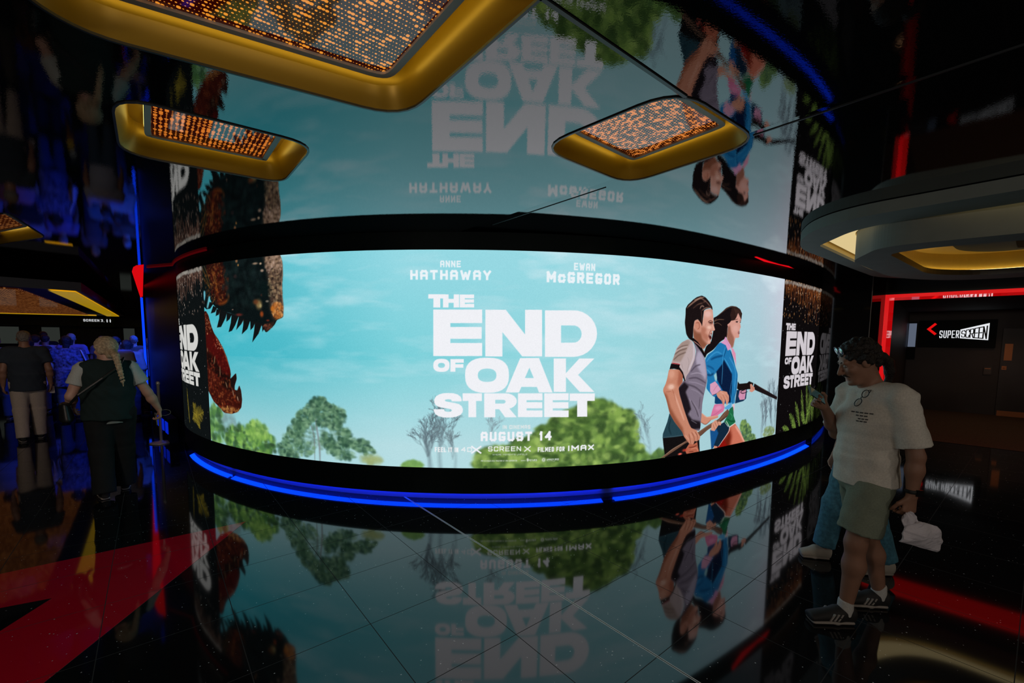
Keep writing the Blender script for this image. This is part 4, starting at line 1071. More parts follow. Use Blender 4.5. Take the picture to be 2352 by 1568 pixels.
nt.links.new(_a.outputs[0], _e.inputs[0]); nt.links.new(_e.outputs[0], _o.inputs[0]); _e.inputs[1].default_value = 1.0
M_SCREEN.cycles.emission_sampling = 'FRONT_BACK'

vw = empty('video_wall', (float(wall_xy(6.0)[0]), float(wall_xy(6.0)[1]), 0), 'long curved video wall showing a bright film poster with white lettering', 'video wall')
ox, oy = vw.location.x, vw.location.y
wx, wy = wall_xy(P.s / 1000, 0.006)
co = np.empty((P.H, P.W, 3), np.float32); co[..., 0] = wx - ox; co[..., 1] = wy - oy; co[..., 2] = (P.z / 1000)[:, None]
me = bpy.data.meshes.new('display')
nv = P.H * P.W; me.vertices.add(nv); me.vertices.foreach_set('co', co.reshape(-1))
idx = np.arange(nv).reshape(P.H, P.W)
q = np.stack([idx[:-1, :-1], idx[:-1, 1:], idx[1:, 1:], idx[1:, :-1]], -1).reshape(-1, 4)
me.loops.add(q.size); me.loops.foreach_set('vertex_index', q.reshape(-1).astype(np.int32))
me.polygons.add(len(q)); me.polygons.foreach_set('loop_start', np.arange(0, q.size, 4, dtype=np.int32))
me.update(calc_edges=True)
ca = me.color_attributes.new('picture', 'FLOAT_COLOR', 'POINT')
ca.data.foreach_set('color', np.concatenate([im.reshape(-1, 3), np.ones((nv, 1), np.float32)], 1).astype(np.float32).reshape(-1))
me.materials.append(M_SCREEN)
disp = bpy.data.objects.new('display', me); COL.objects.link(disp); disp.parent = vw

M_BLACK = mat('black_surround', (0.005, 0.0105, 0.011), 0.45, spec=0.10)
M_PLINTH = mat('led_tinted_plinth', (0.08, 0.14, 0.42), 0.6)  # base colour tinted blue to strengthen the LED glow on it
M_BLUE = glow('blue_led', (0.0010, 0.045, 1.0), 7.0)
M_REDLED = glow('red_led', (0.85, 0.004, 0.01), 1.0)
def wall_pts(s0, s1, n, off, z):
    x, y = wall_xy(np.linspace(s0, s1, n), off); return [(a - ox, b - oy, z) for a, b in zip(x, y)]
LIP = 0.085
mb = MB(); n_ = 120
mb.strip(wall_pts(0, SEND, n_, 0.012, LIP), wall_pts(0, SEND, n_, 0.012, ZB)); mb.strip(wall_pts(0, SEND, n_, 0.012, ZB), wall_pts(0, SEND, n_, -0.01, ZB))
mb.strip(wall_pts(0, SEND, n_, 0.012, LIP), wall_pts(0, SEND, n_, -0.12, LIP))
mb.build('skirt_panel', M_BLACK, vw, smooth=False)
mb = MB(); mb.strip(wall_pts(0, SEND, n_, 0.012, ZT), wall_pts(0, SEND, n_, 0.012, HC - 0.001)); mb.strip(wall_pts(0, SEND, n_, 0.012, ZT), wall_pts(0, SEND, n_, -0.01, ZT))
mb.strip(wall_pts(0, SEND, n_, -0.02, LIP), wall_pts(0, SEND, n_, -0.02, HC - 0.001))
mb.build('fascia', M_BLACK, vw)
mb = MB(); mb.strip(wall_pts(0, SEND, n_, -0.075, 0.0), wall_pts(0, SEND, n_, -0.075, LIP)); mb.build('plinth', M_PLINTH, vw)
# blue strip light tucked under the lip, in lengths with dark gaps
for a, b in ((0.35, 2.03), (2.10, 6.97), (7.12, 12.05)):
    mb = MB(); mb.strip(wall_pts(a, b, 60, -0.012, LIP - 0.004), wall_pts(a, b, 60, -0.070, LIP - 0.028)); mb.strip(wall_pts(a, b, 60, -0.070, LIP - 0.028), wall_pts(a, b, 60, -0.070, LIP - 0.001))
    mb.build('blue_led_strip', M_BLUE, vw)
# thin red light lines let into the ceiling by both ends of the wall
def neon(name, pts, w):
    mb = MB(); n = len(pts)
    pts = [Vector((x, y, HC - 0.003)) for x, y in pts]
    nr_ = []
    for i, p in enumerate(pts):
        t = (pts[min(i + 1, n - 1)] - pts[max(i - 1, 0)]).normalized(); nr_.append(Vector((-t.y, t.x, 0)) * w * (0.25 + math.sin(math.pi * (i + 0.35) / n)))
    mb.strip([p + d for p, d in zip(pts, nr_)], [p - d for p, d in zip(pts, nr_)])
    return mb.build(name, M_REDLED, kind='structure')
neon('trim_7', [(-5.203, 7.116), (-4.681, 6.538), (-4.343, 6.18), (-3.996, 5.829), (-3.791, 5.652)], 0.035)
neon('trim_8', [(3.122, 5.759), (3.434, 6.057), (3.739, 6.318), (3.947, 6.454), (4.403, 6.915), (4.85, 7.255)], 0.030)

# wall carrying on to the left of the display, with a blue light line at its corner
M_WALL = mat('black_lacquer_wall', (0.005, 0.007, 0.008), 0.40, spec=0.12)
p0 = Vector((*[float(v) for v in wall_xy(0.0, 0.012)], 0)); pL = Vector((-7.86, 9.46, 0))
mb = MB(); mb.strip([p0, pL], [p0 + Vector((0, 0, HC)), pL + Vector((0, 0, HC))]); q2 = pL + DB * 1.2 
mb.strip([pL, q2], [pL + Vector((0, 0, HC)), q2 + Vector((0, 0, HC))])
mb.build('wall_left', M_WALL, kind='structure')
# red light fin hanging by the end of the wall, and the dim red cove line that leads to it
M_REDFIN = glow('red_light_panel', (0.72, 0.003, 0.006), 0.95)
M_REDDIM = glow('dim_red_cove', (0.06, 0.001, 0.002), 1.0)
fin = [(-6.461, 7.548), (-6.032, 7.077), (-5.835, 6.902), (-5.645, 6.813), (-7.011, 8.432), (-10.26, 12.286), (-11.431, 13.631), (-8.261, 9.75)]
mb = MB(); mb.prism([(x + 7.0, y - 9.0) for x, y in fin], -0.004, 0.01)
o_ = tag(mb.build('red_ceiling_light', M_REDFIN), 'red glowing wedge light set flush in the ceiling above the blue light line', 'light'); o_.location = (-7.0, 9.0, HC)
cx_, cy_ = wall_xy(np.linspace(0.1, 1.9, 20), 0.05)
line_ = [(-5.75, 7.0, 2.818), (-5.5, 6.9, 2.818)] + [(float(a), float(b), 2.818) for a, b in zip(cx_, cy_)]
mb = MB(); mb.tube(line_, 0.012, 6); mb.build('trim_4', M_REDDIM, kind='structure')

# blue light line on the wall corner
t_ = empty('blue_light_line', (-7.85, 9.42, 0), 'upright blue light tube on the dark wall corner beside the crowd', 'light')
mb = MB(); mb.tube([(-0.02, -0.03, 0.50), (-0.02, -0.03, 2.56)], 0.021, 8); mb.build('light_tube', glow('blue_tube', (0.003, 0.045, 1.0), 1.4), t_)
mb = MB(); mb.box((-0.02, -0.006, 1.53), (0.03, 0.012, 2.1)); mb.build('back_channel', M_BLACK, t_)

# blue-lit niche at the foot of the wall, its light built as a glowing box
dl = (Vector((-7.86, 9.46, 0)) - Vector((-5.2, 6.88, 0))).normalized(); nl = Vector((-dl.y, dl.x, 0)) * -1
if nl.y > 0: nl = -nl
t_ = empty('lit_niche', tuple(Vector((-5.2, 6.88, 0)) + dl * 0.95 + nl * 0.10), 'low blue-lit niche at the foot of the wall behind the post', 'lamp')
mb = MB(); mb.box((0, 0, 0.20), (1.15, 0.12, 0.40), (dl, nl, (0, 0, 1))); mb.build('housing', M_BLACK, t_)
mb = MB()
for a_, w_ in ((-0.20, 0.66), (0.40, 0.24)): mb.box(tuple(dl * -a_ + nl * 0.064 + Vector((0, 0, 0.24))), (w_, 0.01, 0.19), (dl, nl, (0, 0, 1)))
mb.build('glowing_front', glow('blue_box', (0.002, 0.02, 0.62), 0.8), t_)

# steel queue post with a ring foot
t_ = empty('queue_post', (-5.74, 7.06, 0), 'slim steel queue post with round foot beside the screen end', 'post')
M_STEEL = mat('brushed_steel', (0.55, 0.55, 0.54), 0.35, 0.45)
mb = MB(); mb.lathe([(0.0, 0.008), (0.021, 0.008), (0.021, 0.96), (0.028, 0.965), (0.028, 1.0), (0.012, 1.015)], n=16); mb.build('pole', M_STEEL, t_, smooth=True)
mb = MB(); mb.lathe([(0.15, 0.0), (0.16, 0.004), (0.16, 0.012), (0.13, 0.022), (0.04, 0.03), (0.02, 0.05)], n=28); mb.build('foot', M_STEEL, t_, smooth=True)

# ------------------------------------------------------------------ left corridor
M_DARK = mat('dark_paint', (0.018, 0.018, 0.02), 0.55, noise=0.15, nscale=3)
box_poly = [(-7.10, 7.30), (-8.0, 6.2), (-17.6, 14.4), (-14.1, 16.05)]
t_ = empty('ceiling_light_box', (-11.0, 11.0, 2.45), 'long low ceiling light box with yellow edge over the crowd', 'ceiling light')
rel = [(x + 11.0, y - 11.0) for x, y in box_poly]
mb = MB(); mb.prism(rel, 0.02, 0.16); mb.build('casing', mat('blue_grey_casing', (0.05, 0.055, 0.075), 0.5), t_)
M_YEL = mat('yellow_trim', (0.62, 0.40, 0.02), 0.4, 0.2, emit=(0.55, 0.33, 0.004), strength=0.55)
def quad_strip(name, A, B, m, par, z):
    mb = MB(); mb.add([(A[0][0], A[0][1], z), (A[1][0], A[1][1], z), (B[1][0], B[1][1], z), (B[0][0], B[0][1], z)], [(0, 1, 2, 3)])
    mb.add([(A[0][0], A[0][1], z + 0.02), (A[1][0], A[1][1], z + 0.02), (B[1][0], B[1][1], z + 0.02), (B[0][0], B[0][1], z + 0.02)], [(0, 3, 2, 1)])
    return mb.build(name, m, par)
lerp2 = lambda a, b, t: (a[0] + (b[0] - a[0]) * t, a[1] + (b[1] - a[1]) * t)
nr, nl2, fl_, fr_ = rel
quad_strip('yellow_edge', (lerp2(nr, nl2, 0.05), lerp2(fr_, fl_, 0.04)), (lerp2(nr, nl2, 0.27), lerp2(fr_, fl_, 0.13)), M_YEL, t_, -0.001)
quad_strip('yellow_edge', (lerp2(lerp2(nr, fr_, .94), lerp2(nl2, fl_, .94), 0.2), lerp2(lerp2(nr, fr_, .94), lerp2(nl2, fl_, .94), 1.0)), (lerp2(lerp2(nr, fr_, .99), lerp2(nl2, fl_, .99), 0.2), lerp2(lerp2(nr, fr_, .99), lerp2(nl2, fl_, .99), 1.0)), M_YEL, t_, -0.001)
pa = [lerp2(lerp2(nr, fr_, a), lerp2(nl2, fl_, a), b) for a, b in ((.02, .5), (.02, 1.0), (.92, 1.0), (.92, .25))]
mb = MB(); mb.prism(pa, 0.0, 0.018); mb.build('pierced_panel', DOTS['far'], t_)
# far end: dark bulkhead, pale lit openings, the hanging sign
far0 = Vector((-20.5, 15.2, 0)); far1 = Vector((-11.0, 20.5, 0))
mb = MB(); mb.strip([far0, far1], [far0 + Vector((0, 0, HC)), far1 + Vector((0, 0, HC))]); mb.build('wall_far', M_DARK, kind='structure')
fd = (far1 - far0).normalized(); fn = Vector((fd.y, -fd.x, 0))
mb = MB(); mb.box(tuple((far0 + far1) / 2 + fn * 0.3 + Vector((0, 0, 2.47))), ((far1 - far0).length, 0.5, 0.7), (fd, fn, (0, 0, 1))); mb.build('trim_5', M_DARK, kind='structure')
M_PALE = glow('pale_window_glow', (0.10, 0.115, 0.10), 0.22)
for i, (a_, w_) in enumerate(((0.9, 0.55), (2.0, 0.9), (3.3, 0.5), (5.6, 0.35))):
    c_ = far0 + fd * a_ + fn * 0.03 + Vector((0, 0, 1.75))
    t2 = empty('window_%d' % (i + 1), tuple(c_), None); t2['kind'] = 'structure'
    mb = MB(); mb.box((0, 0, 0), (w_, 0.02, 0.62), (fd, fn, (0, 0, 1))); mb.build('pane', M_PALE, t2)
    mb = MB()
    for sx in (-1, 1): mb.box(tuple(fd * sx * (w_ / 2 + 0.02)), (0.04, 0.05, 0.66), (fd, fn, (0, 0, 1)))
    for sz in (-1, 1): mb.box((0, 0, sz * 0.33), (w_ + 0.08, 0.05, 0.04), (fd, fn, (0, 0, 1)))
    mb.build('frame', M_DARK, t2)

def sign_text(name, txt, x0, z0, x1, z1, sw, m, par, y=-0.012, dep=0.006):
    """raised block lettering in the local xz plane"""
    h = z1 - z0; mb = MB()
    for c, xa, xb in layout(txt, x0, x1):
        hw = min(h * sw / 2, (xb - xa) * 0.15)
        for line in FONT.get(c, []):
            q = [(xa + hw + a * (xb - xa - 2 * hw), z0 + hw + b_ * (h - 2 * hw)) for a, b_ in line]
            for i in range(len(q) - 1):
                s4 = seg_quad(q[i], q[i + 1], hw)
                mb.add([(a, y, b_) for a, b_ in s4] + [(a, y + dep, b_) for a, b_ in s4], [(0, 1, 2, 3), (0, 4, 5, 1), (1, 5, 6, 2), (2, 6, 7, 3), (3, 7, 4, 0)])
    return mb.build(name, m, par)
M_WHITE_LIT = glow('white_sign_light', (0.80, 0.82, 0.86), 1.0)
M_WHITE_DIM = glow('white_sign_dim', (0.55, 0.56, 0.58), 1.0)
t_ = empty('direction_sign', (-14.77, 15.7, 2.22), 'small hanging direction sign with white screen number over the crowd', 'sign', None, math.radians(20))
mb = MB(); mb.box((0, 0, 0), (0.95, 0.02, 0.30)); mb.build('plate', M_BLACK, t_)
for sx in (-0.35, 0.35):
    mb = MB(); mb.tube([(sx, 0, 0.15), (sx, 0, HC - 2.22)], 0.008, 6); mb.build('hanger', M_RIM, t_)
sign_text('lettering', 'SCREEN', -0.40, 0.03, 0.05, 0.115, 0.2, M_WHITE_DIM, t_)
sign_text('number', '3,', 0.09, 0.03, 0.19, 0.115, 0.2, M_WHITE_DIM, t_)
for sx in (0.27, 0.36):
    mb = MB(); mb.box((sx, -0.012, 0.065), (0.035, 0.006, 0.07)); mb.box((sx, -0.012, 0.115), (0.022, 0.006, 0.022))
    mb.box((sx + 0.002, -0.012, 0.025), (0.02, 0.006, 0.03)); mb.build('pictogram', M_WHITE_DIM, t_)

# ------------------------------------------------------------------ right side: lacquer wall, red portal, lobby behind
W0 = Vector((*[float(v) for v in wall_xy(SEND, 0.012)], 0)); C1 = Vector((5.76, 7.11, 0)); T0 = Vector((6.265, 7.457, 0))
PD = Vector((0.711, -0.703, 0)); PN = Vector((0.703, 0.711, 0)); UPV = Vector((0, 0, 1))
M_GLOSS = mat('black_glass_wall', (0.008, 0.008, 0.009), 0.05, ior=1.7)
mb = MB(); mb.strip([W0, C1], [W0 + UPV * HC, C1 + UPV * HC]); mb.strip([C1, T0], [C1 + UPV * HC, T0 + UPV * HC])
mb.build('wall_right', M_GLOSS, kind='structure')
mb = MB(); mb.tube([C1 + Vector((-0.01, -0.01, 0.0)), C1 + Vector((-0.01, -0.01, HC))], 0.006, 6); mb.build('trim_6', mat('edge_profile', (0.12, 0.12, 0.12), 0.4, 0.5), kind='structure')
PW, PDEP, PT, PB = 3.4, 0.60, 2.546, 0.40
def pp(t, n, z): return T0 + PD * t + PN * n + UPV * z
mb = MB(); mb.strip([pp(-0.01, 0, PT), pp(PW, 0, PT)], [pp(-0.01, 0, HC), pp(PW, 0, HC)]); mb.strip([pp(PW, 0, 0), pp(PW + 3, 0, 0)], [pp(PW, 0, HC), pp(PW + 3, 0, HC)])
mb.build('wall_right_upper', M_DARK, kind='structure')
M_RED_FRONT = mat('red_lit_trim', (0.25, 0.002, 0.004), 0.3, emit=(0.62, 0.0025, 0.005), strength=1.0)
M_RED_REVEAL = mat('red_gloss_reveal', (0.20, 0.001, 0.003), 0.04, ior=1.7, emit=(0.40, 0.001, 0.002), strength=1.0)
M_RED_LOW = mat('red_gloss_lower', (0.06, 0.001, 0.001), 0.05, ior=1.6)
por = empty('red_portal', tuple(T0 + PD * PW / 2), 'red glowing portal frame with slanted post end leading to the dark lobby', 'portal')
pc = T0 + PD * PW / 2
def lp_(t, n, z): return tuple(pp(t, n, z) - pc)
FTW = 0.055
mb = MB()  # front trim: post and lintel
mb.add([lp_(0, -.004, PB), lp_(FTW, -.004, PB - .03), lp_(FTW, -.004, PT - FTW), lp_(PW - FTW, -.004, PT - FTW), lp_(PW - FTW, -.004, PB), lp_(PW, -.004, PB), lp_(PW, -.004, PT), lp_(0, -.004, PT)], [(0, 1, 2, 7), (2, 3, 6, 7), (3, 4, 5, 6)])
mb.strip([lp_(0, -.004, PB), lp_(0, -.004, PT), lp_(PW, -.004, PT), lp_(PW, -.004, PB)], [lp_(0, .02, PB), lp_(0, .02, PT), lp_(PW, .02, PT), lp_(PW, .02, PB)])
mb.build('front_trim', M_RED_FRONT, por)
mb = MB(); mb.strip([lp_(FTW, -.004, PB - .03), lp_(FTW, -.004, PT - FTW)], [lp_(FTW + .02, PDEP, PB - .28), lp_(FTW + .02, PDEP, PT - FTW)]); mb.build('post_reveal', M_RED_REVEAL, por)
mb = MB(); mb.strip([lp_(PW - FTW, -.004, PB), lp_(PW - FTW, -.004, PT - FTW)], [lp_(PW - FTW, PDEP, PB - .28), lp_(PW - FTW, PDEP, PT - FTW)]); mb.build('post_reveal', M_RED_REVEAL, por)
mb = MB(); mb.strip([lp_(FTW, -.004, PT - FTW), lp_(PW - FTW, -.004, PT - FTW)], [lp_(FTW, PDEP, PT - FTW), lp_(PW - FTW, PDEP, PT - FTW)]); mb.build('lintel_reveal', M_RED_REVEAL, por)
mb = MB(); mb.strip([lp_(0, -.003, 0), lp_(0, -.003, PB)], [lp_(FTW, -.003, 0), lp_(FTW, -.003, PB)]); mb.strip([lp_(FTW, -.003, 0), lp_(FTW, -.003, PB)], [lp_(FTW, PDEP, 0), lp_(FTW, PDEP, PB)]); mb.build('post_foot', M_RED_LOW, por)
# lobby walls, ceiling, carpet
M_LOBBY = mat('brown_black_panelling', (0.024, 0.020, 0.018), 0.45, noise=0.2, nscale=2)
LD = 6.2
mb = MB(); mb.strip([pp(0.03, PDEP, 0), pp(0.03, LD, 0)], [pp(0.03, PDEP, HC), pp(0.03, LD, HC)]); mb.build('wall_lobby_left', M_LOBBY, kind='structure')
mb = MB(); mb.strip([pp(-0.2, LD, 0), pp(8, LD, 0)], [pp(-0.2, LD, HC), pp(8, LD, HC)]); mb.build('wall_lobby_back', M_LOBBY, kind='structure')
mb = MB(); mb.add([pp(0.03, PDEP - .02, 2.56), pp(8, PDEP - .02, 2.56), pp(8, LD, 2.56), pp(0.03, LD, 2.56)], [(0, 1, 2, 3)]); mb.build('ceiling_lobby', mat('matt_black_ceiling', (0.01, 0.01, 0.01), 0.8), kind='structure')
mb = MB(); mb.add([pp(0.03, 1.1, .004), pp(8, 1.1, .004), pp(8, LD, .004), pp(0.03, LD, .004)], [(0, 1, 2, 3)])
mb.build('floor_carpet', mat('brown_carpet', (0.07, 0.052, 0.036), 0.95, noise=0.35, nscale=30, bump=0.3, bscale=200), kind='structure')
# double doors on the back wall with copper plates
rz_d = math.atan2(PD.y, PD.x)
M_DOOR = mat('dark_door', (0.022, 0.019, 0.017), 0.38, noise=0.1, nscale=5)
M_COPPER = mat('copper_plate', (0.42, 0.17, 0.065), 0.38, 0.55)
def door(name, t0, t1, push_t):
    t2 = empty(name, tuple(pp((t0 + t1) / 2, LD - 0.03, 0)), rz=rz_d); t2['kind'] = 'structure'
    w = t1 - t0
    mb = MB(); mb.box((0, 0, 1.06), (w - 0.01, 0.045, 2.11)); mb.build('door_leaf', M_DOOR, t2)
    mb = MB(); mb.box((0, -0.03, 0.045), (w - 0.06, 0.012, 0.17)); mb.build('kick_plate', M_COPPER, t2)
    c = push_t - (t0 + t1) / 2
    mb = MB(); mb.box((c, -0.03, 1.55), (0.13, 0.012, 0.40)); mb.build('push_plate', M_COPPER, t2)
    mb = MB(); mb.box((c - 0.045, -0.035, 1.17), (0.08, 0.02, 0.09)); mb.lathe([(0.018, 0), (0.018, 0.02)], (c - 0.045, -0.05, 1.16), 10); mb.build('lock', M_COPPER, t2)
    return t2
door('door_1', 1.73, 2.70, 1.85)
door('door_2', 2.70, 3.67, 3.55)
t2 = empty('card_reader', tuple(pp(1.54, LD - 0.025, 1.08)), 'small square card reader on the dark wall left of the copper plates', 'card reader', rz=rz_d)
mb = MB(); mb.box((0, 0, 0), (0.13, 0.03, 0.17)); mb.build('body', mat('reader_body', (0.05, 0.035, 0.025), 0.3, 0.4), t2)
mb = MB(); mb.box((0, -0.018, 0.06), (0.10, 0.006, 0.02)); mb.build('top_strip', M_COPPER, t2)
t2 = empty('light_panel', tuple(pp(0.115, LD - 0.03, 1.96)), 'narrow upright panel with a pale blue sheen left of the red arrow', 'panel', rz=rz_d)
mb = MB(); mb.box((0, 0, -0.15), (0.17, 0.03, 1.0)); mb.build('frame', M_BLACK, t2)
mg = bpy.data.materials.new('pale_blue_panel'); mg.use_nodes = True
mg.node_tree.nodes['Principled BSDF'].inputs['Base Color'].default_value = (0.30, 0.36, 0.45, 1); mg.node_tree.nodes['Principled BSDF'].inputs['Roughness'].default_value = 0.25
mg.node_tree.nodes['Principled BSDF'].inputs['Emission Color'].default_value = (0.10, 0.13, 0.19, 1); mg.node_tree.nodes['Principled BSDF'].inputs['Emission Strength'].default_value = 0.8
mb = MB(); mb.box((0, -0.018, 0.0), (0.15, 0.01, 0.62)); mb.build('sheet', mg, t2)
# lit sign on the back wall
t2 = empty('auditorium_sign', tuple(pp(0.93, LD - 0.06, 2.0)), 'black sign with red arrow, white word and slanted white block', 'sign', rz=rz_d)
SX = 0.93; SZ = 2.0
mb = MB(); mb.box((0.0, 0, -0.01), (1.40, 0.05, 0.70)); mb.build('plate', M_BLACK, t2)
mb = MB()
for a, b in (((0.535, 2.235), (0.425, 2.115)), ((0.425, 2.115), (0.545, 1.995))):
    s4 = seg_quad((a[0] - SX, a[1] - SZ), (b[0] - SX, b[1] - SZ), 0.027); mb.add([(x, -0.034, z) for x, z in s4] + [(x, -0.026, z) for x, z in s4], [(0, 1, 2, 3), (0, 4, 5, 1), (1, 5, 6, 2), (2, 6, 7, 3), (3, 7, 4, 0)])
mb.build('arrow', glow('red_arrow', (0.75, 0.006, 0.006), 1.0), t2)
sign_text('word', 'SUPER', 0.635 - SX, 1.886 - SZ, 0.992 - SX, 2.075 - SZ, 0.23, M_WHITE_LIT, t2, -0.034, 0.008)
mb = MB(); tr = [(1.010, 1.880), (1.497, 1.835), (1.497, 2.252), (1.006, 2.098)]
mb.add([(x - SX, -0.034, z - SZ) for x, z in tr] + [(x - SX, -0.026, z - SZ) for x, z in tr], [(0, 1, 2, 3), (0, 4, 5, 1), (1, 5, 6, 2), (2, 6, 7, 3), (3, 7, 4, 0)])
mb.build('white_block', M_WHITE_LIT, t2)
mb = MB()
for c, xa, xb in layout('SCREEN', 1.035, 1.462):
    k1 = (xa - 1.006) / 0.491; k2 = (xb - 1.006) / 0.491
    zt_ = lambda k: 2.098 + k * 0.154 - 0.045 - 0.02 * k; zb_ = lambda k: 1.880 - 0.045 * k + 0.035
    for line in FONT[c]:
        def mp(p_):
            k = k1 + (k2 - k1) * p_[0]; return (xa + (xb - xa) * p_[0] - SX, zb_(k) + (zt_(k) - zb_(k)) * p_[1] - SZ)
        for i in range(len(line) - 1):
            s4 = seg_quad(mp(line[i]), mp(line[i + 1]), 0.0085 + 0.004 * k1); mb.add([(x, -0.037, z) for x, z in s4] + [(x, -0.033, z) for x, z in s4], [(0, 1, 2, 3), (0, 4, 5, 1), (1, 5, 6, 2), (2, 6, 7, 3), (3, 7, 4, 0)])
mb.build('block_word', mat('sign_black', (0.005, 0.005, 0.005), 0.5), t2)

# ------------------------------------------------------------------ big curved ceiling feature at the right
SC_ = lambda poly: [(x * 1.135, y * 1.135) for x, y in poly]
RING_O = round_poly(SC_([(2.28, 3.35), (2.60, 4.15), (4.95, 6.05), (5.75, 6.05), (7.2, 4.4), (6.9, 2.6), (5.6, 1.5), (3.45, 1.95)]), [.6, .5, 1.0, .8, 1.4, 1.4, 1.4, 1.0], 12)
RING_I = round_poly(SC_([(2.66, 3.45), (2.80, 4.10), (4.6, 5.62), (5.5, 5.6), (6.8, 4.2), (6.5, 3.0), (5.5, 2.0), (3.65, 2.24)]), [.3, .06, .6, .7, 1.0, 1.2, 1.2, .8], 12)
DRUM = round_poly(SC_([(2.74, 3.34), (2.98, 3.93), (4.2, 4.92), (5.1, 5.08), (6.2, 3.9), (6.0, 3.0), (5.0, 2.3), (3.75, 2.52)]), [.22, .18, .6, .6, .9, .9, .9, .7], 12)
OPEN = round_poly(SC_([(3.02, 3.60), (4.30, 4.62), (4.85, 4.66), (5.6, 3.9), (5.3, 3.2), (4.6, 2.75), (3.8, 2.90), (3.12, 3.36)]), [.12, .3, .3, .4, .4, .4, .4, .2], 8)
cxr, cyr = 5.4, 4.2
ZDR = 2.548
t2 = empty('ceiling_feature', (cxr, cyr, ZDR), 'large curved grey ceiling drop with gold-lined slot and recess', 'ceiling feature')
rl = lambda poly: [(x - cxr, y - cyr) for x, y in poly]
def ann(mb, O, I, z):
    lo = [[Vector((x, y, z)) for x, y in O], [Vector((x, y, z)) for x, y in I]]
    mb.add([v for l in lo for v in l], tessellate_polygon(lo))
def wallz(mb, poly, z0, z1): mb.strip([(x, y, z0) for x, y in poly], [(x, y, z1) for x, y in poly], True)
M_PLASTER = mat('grey_green_plaster', (0.16, 0.175, 0.155), 0.7, noise=0.06, nscale=6)
zr, zd, zc = 2.738 - ZDR, 0.0, HC - 0.002 - ZDR
mb = MB(); ann(mb, rl(RING_O), rl(RING_I), zr); wallz(mb, rl(RING_O), zr, zc); mb.build('outer_ring', M_PLASTER, t2)
M_GOLD2 = mat('pale_gold_lining', (0.66, 0.46, 0.10), 0.4, 0.25)
mb = MB(); wallz(mb, rl(RING_I), zr + 0.03, zc); ann(mb, rl(RING_I), rl(DRUM), zc - 0.001); mb.build('slot_lining', M_GOLD2, t2)
mb = MB(); wallz(mb, rl(RING_I), zr, zr + 0.03); mb.build('slot_edge', M_RIM, t2)
mb = MB(); ann(mb, rl(DRUM), rl(OPEN), zd); wallz(mb, rl(DRUM), zd, zc); mb.build('drum', M_PLASTER, t2)
CAV = inset(rl(OPEN), -0.10)
mb = MB(); wallz(mb, rl(OPEN), zd, 0.06); ann(mb, CAV, rl(OPEN), 0.06); mb.build('recess_edge', M_RIM, t2)
mb = MB(); wallz(mb, CAV, 0.06, 0.26); ann(mb, CAV, inset(rl(OPEN), 0.25), 0.26); mb.build('recess_lining', M_GOLD2, t2)
mb = MB(); mb.prism(inset(rl(OPEN), 0.25), 0.22, 0.27); mb.build('recess_cover', M_PLASTER, t2)
mb = MB(); led = inset(rl(OPEN), -0.07); mb.strip([(x, y, 0.07) for x, y in led], [(x, y, 0.07) for x, y in inset(rl(OPEN), -0.09)], True); mb.build('led_strip', glow('warm_white_led', (1.0, 0.74, 0.30), 5.0), t2)
mb = MB(); ann(mb, inset(rl(RING_I), 0.02), inset(rl(DRUM), -0.01), zc - 0.012); mb.build('slot_glow', glow('cream_light_panel', (0.80, 0.62, 0.30), 0.9), t2)
mb = MB(); mb.box((4.6 - cxr, 4.0 - cyr, 0.17), (0.9, 0.16, 0.10), (DB, DA, (0, 0, 1))); mb.build('equipment_tray', M_RIM, t2)

# outer walls that close the foyer
mb = MB()
for a_, b_ in (((-26, -5.9), (20, -5.9)), ((-25.9, -6), (-25.9, 26)), ((19.9, -6), (19.9, 26)), ((-26, 25.9), (20, 25.9))): mb.strip([(*a_, 0), (*b_, 0)], [(*a_, HC), (*b_, HC)])
mb.build('wall_outer', M_DARK, kind='structure')
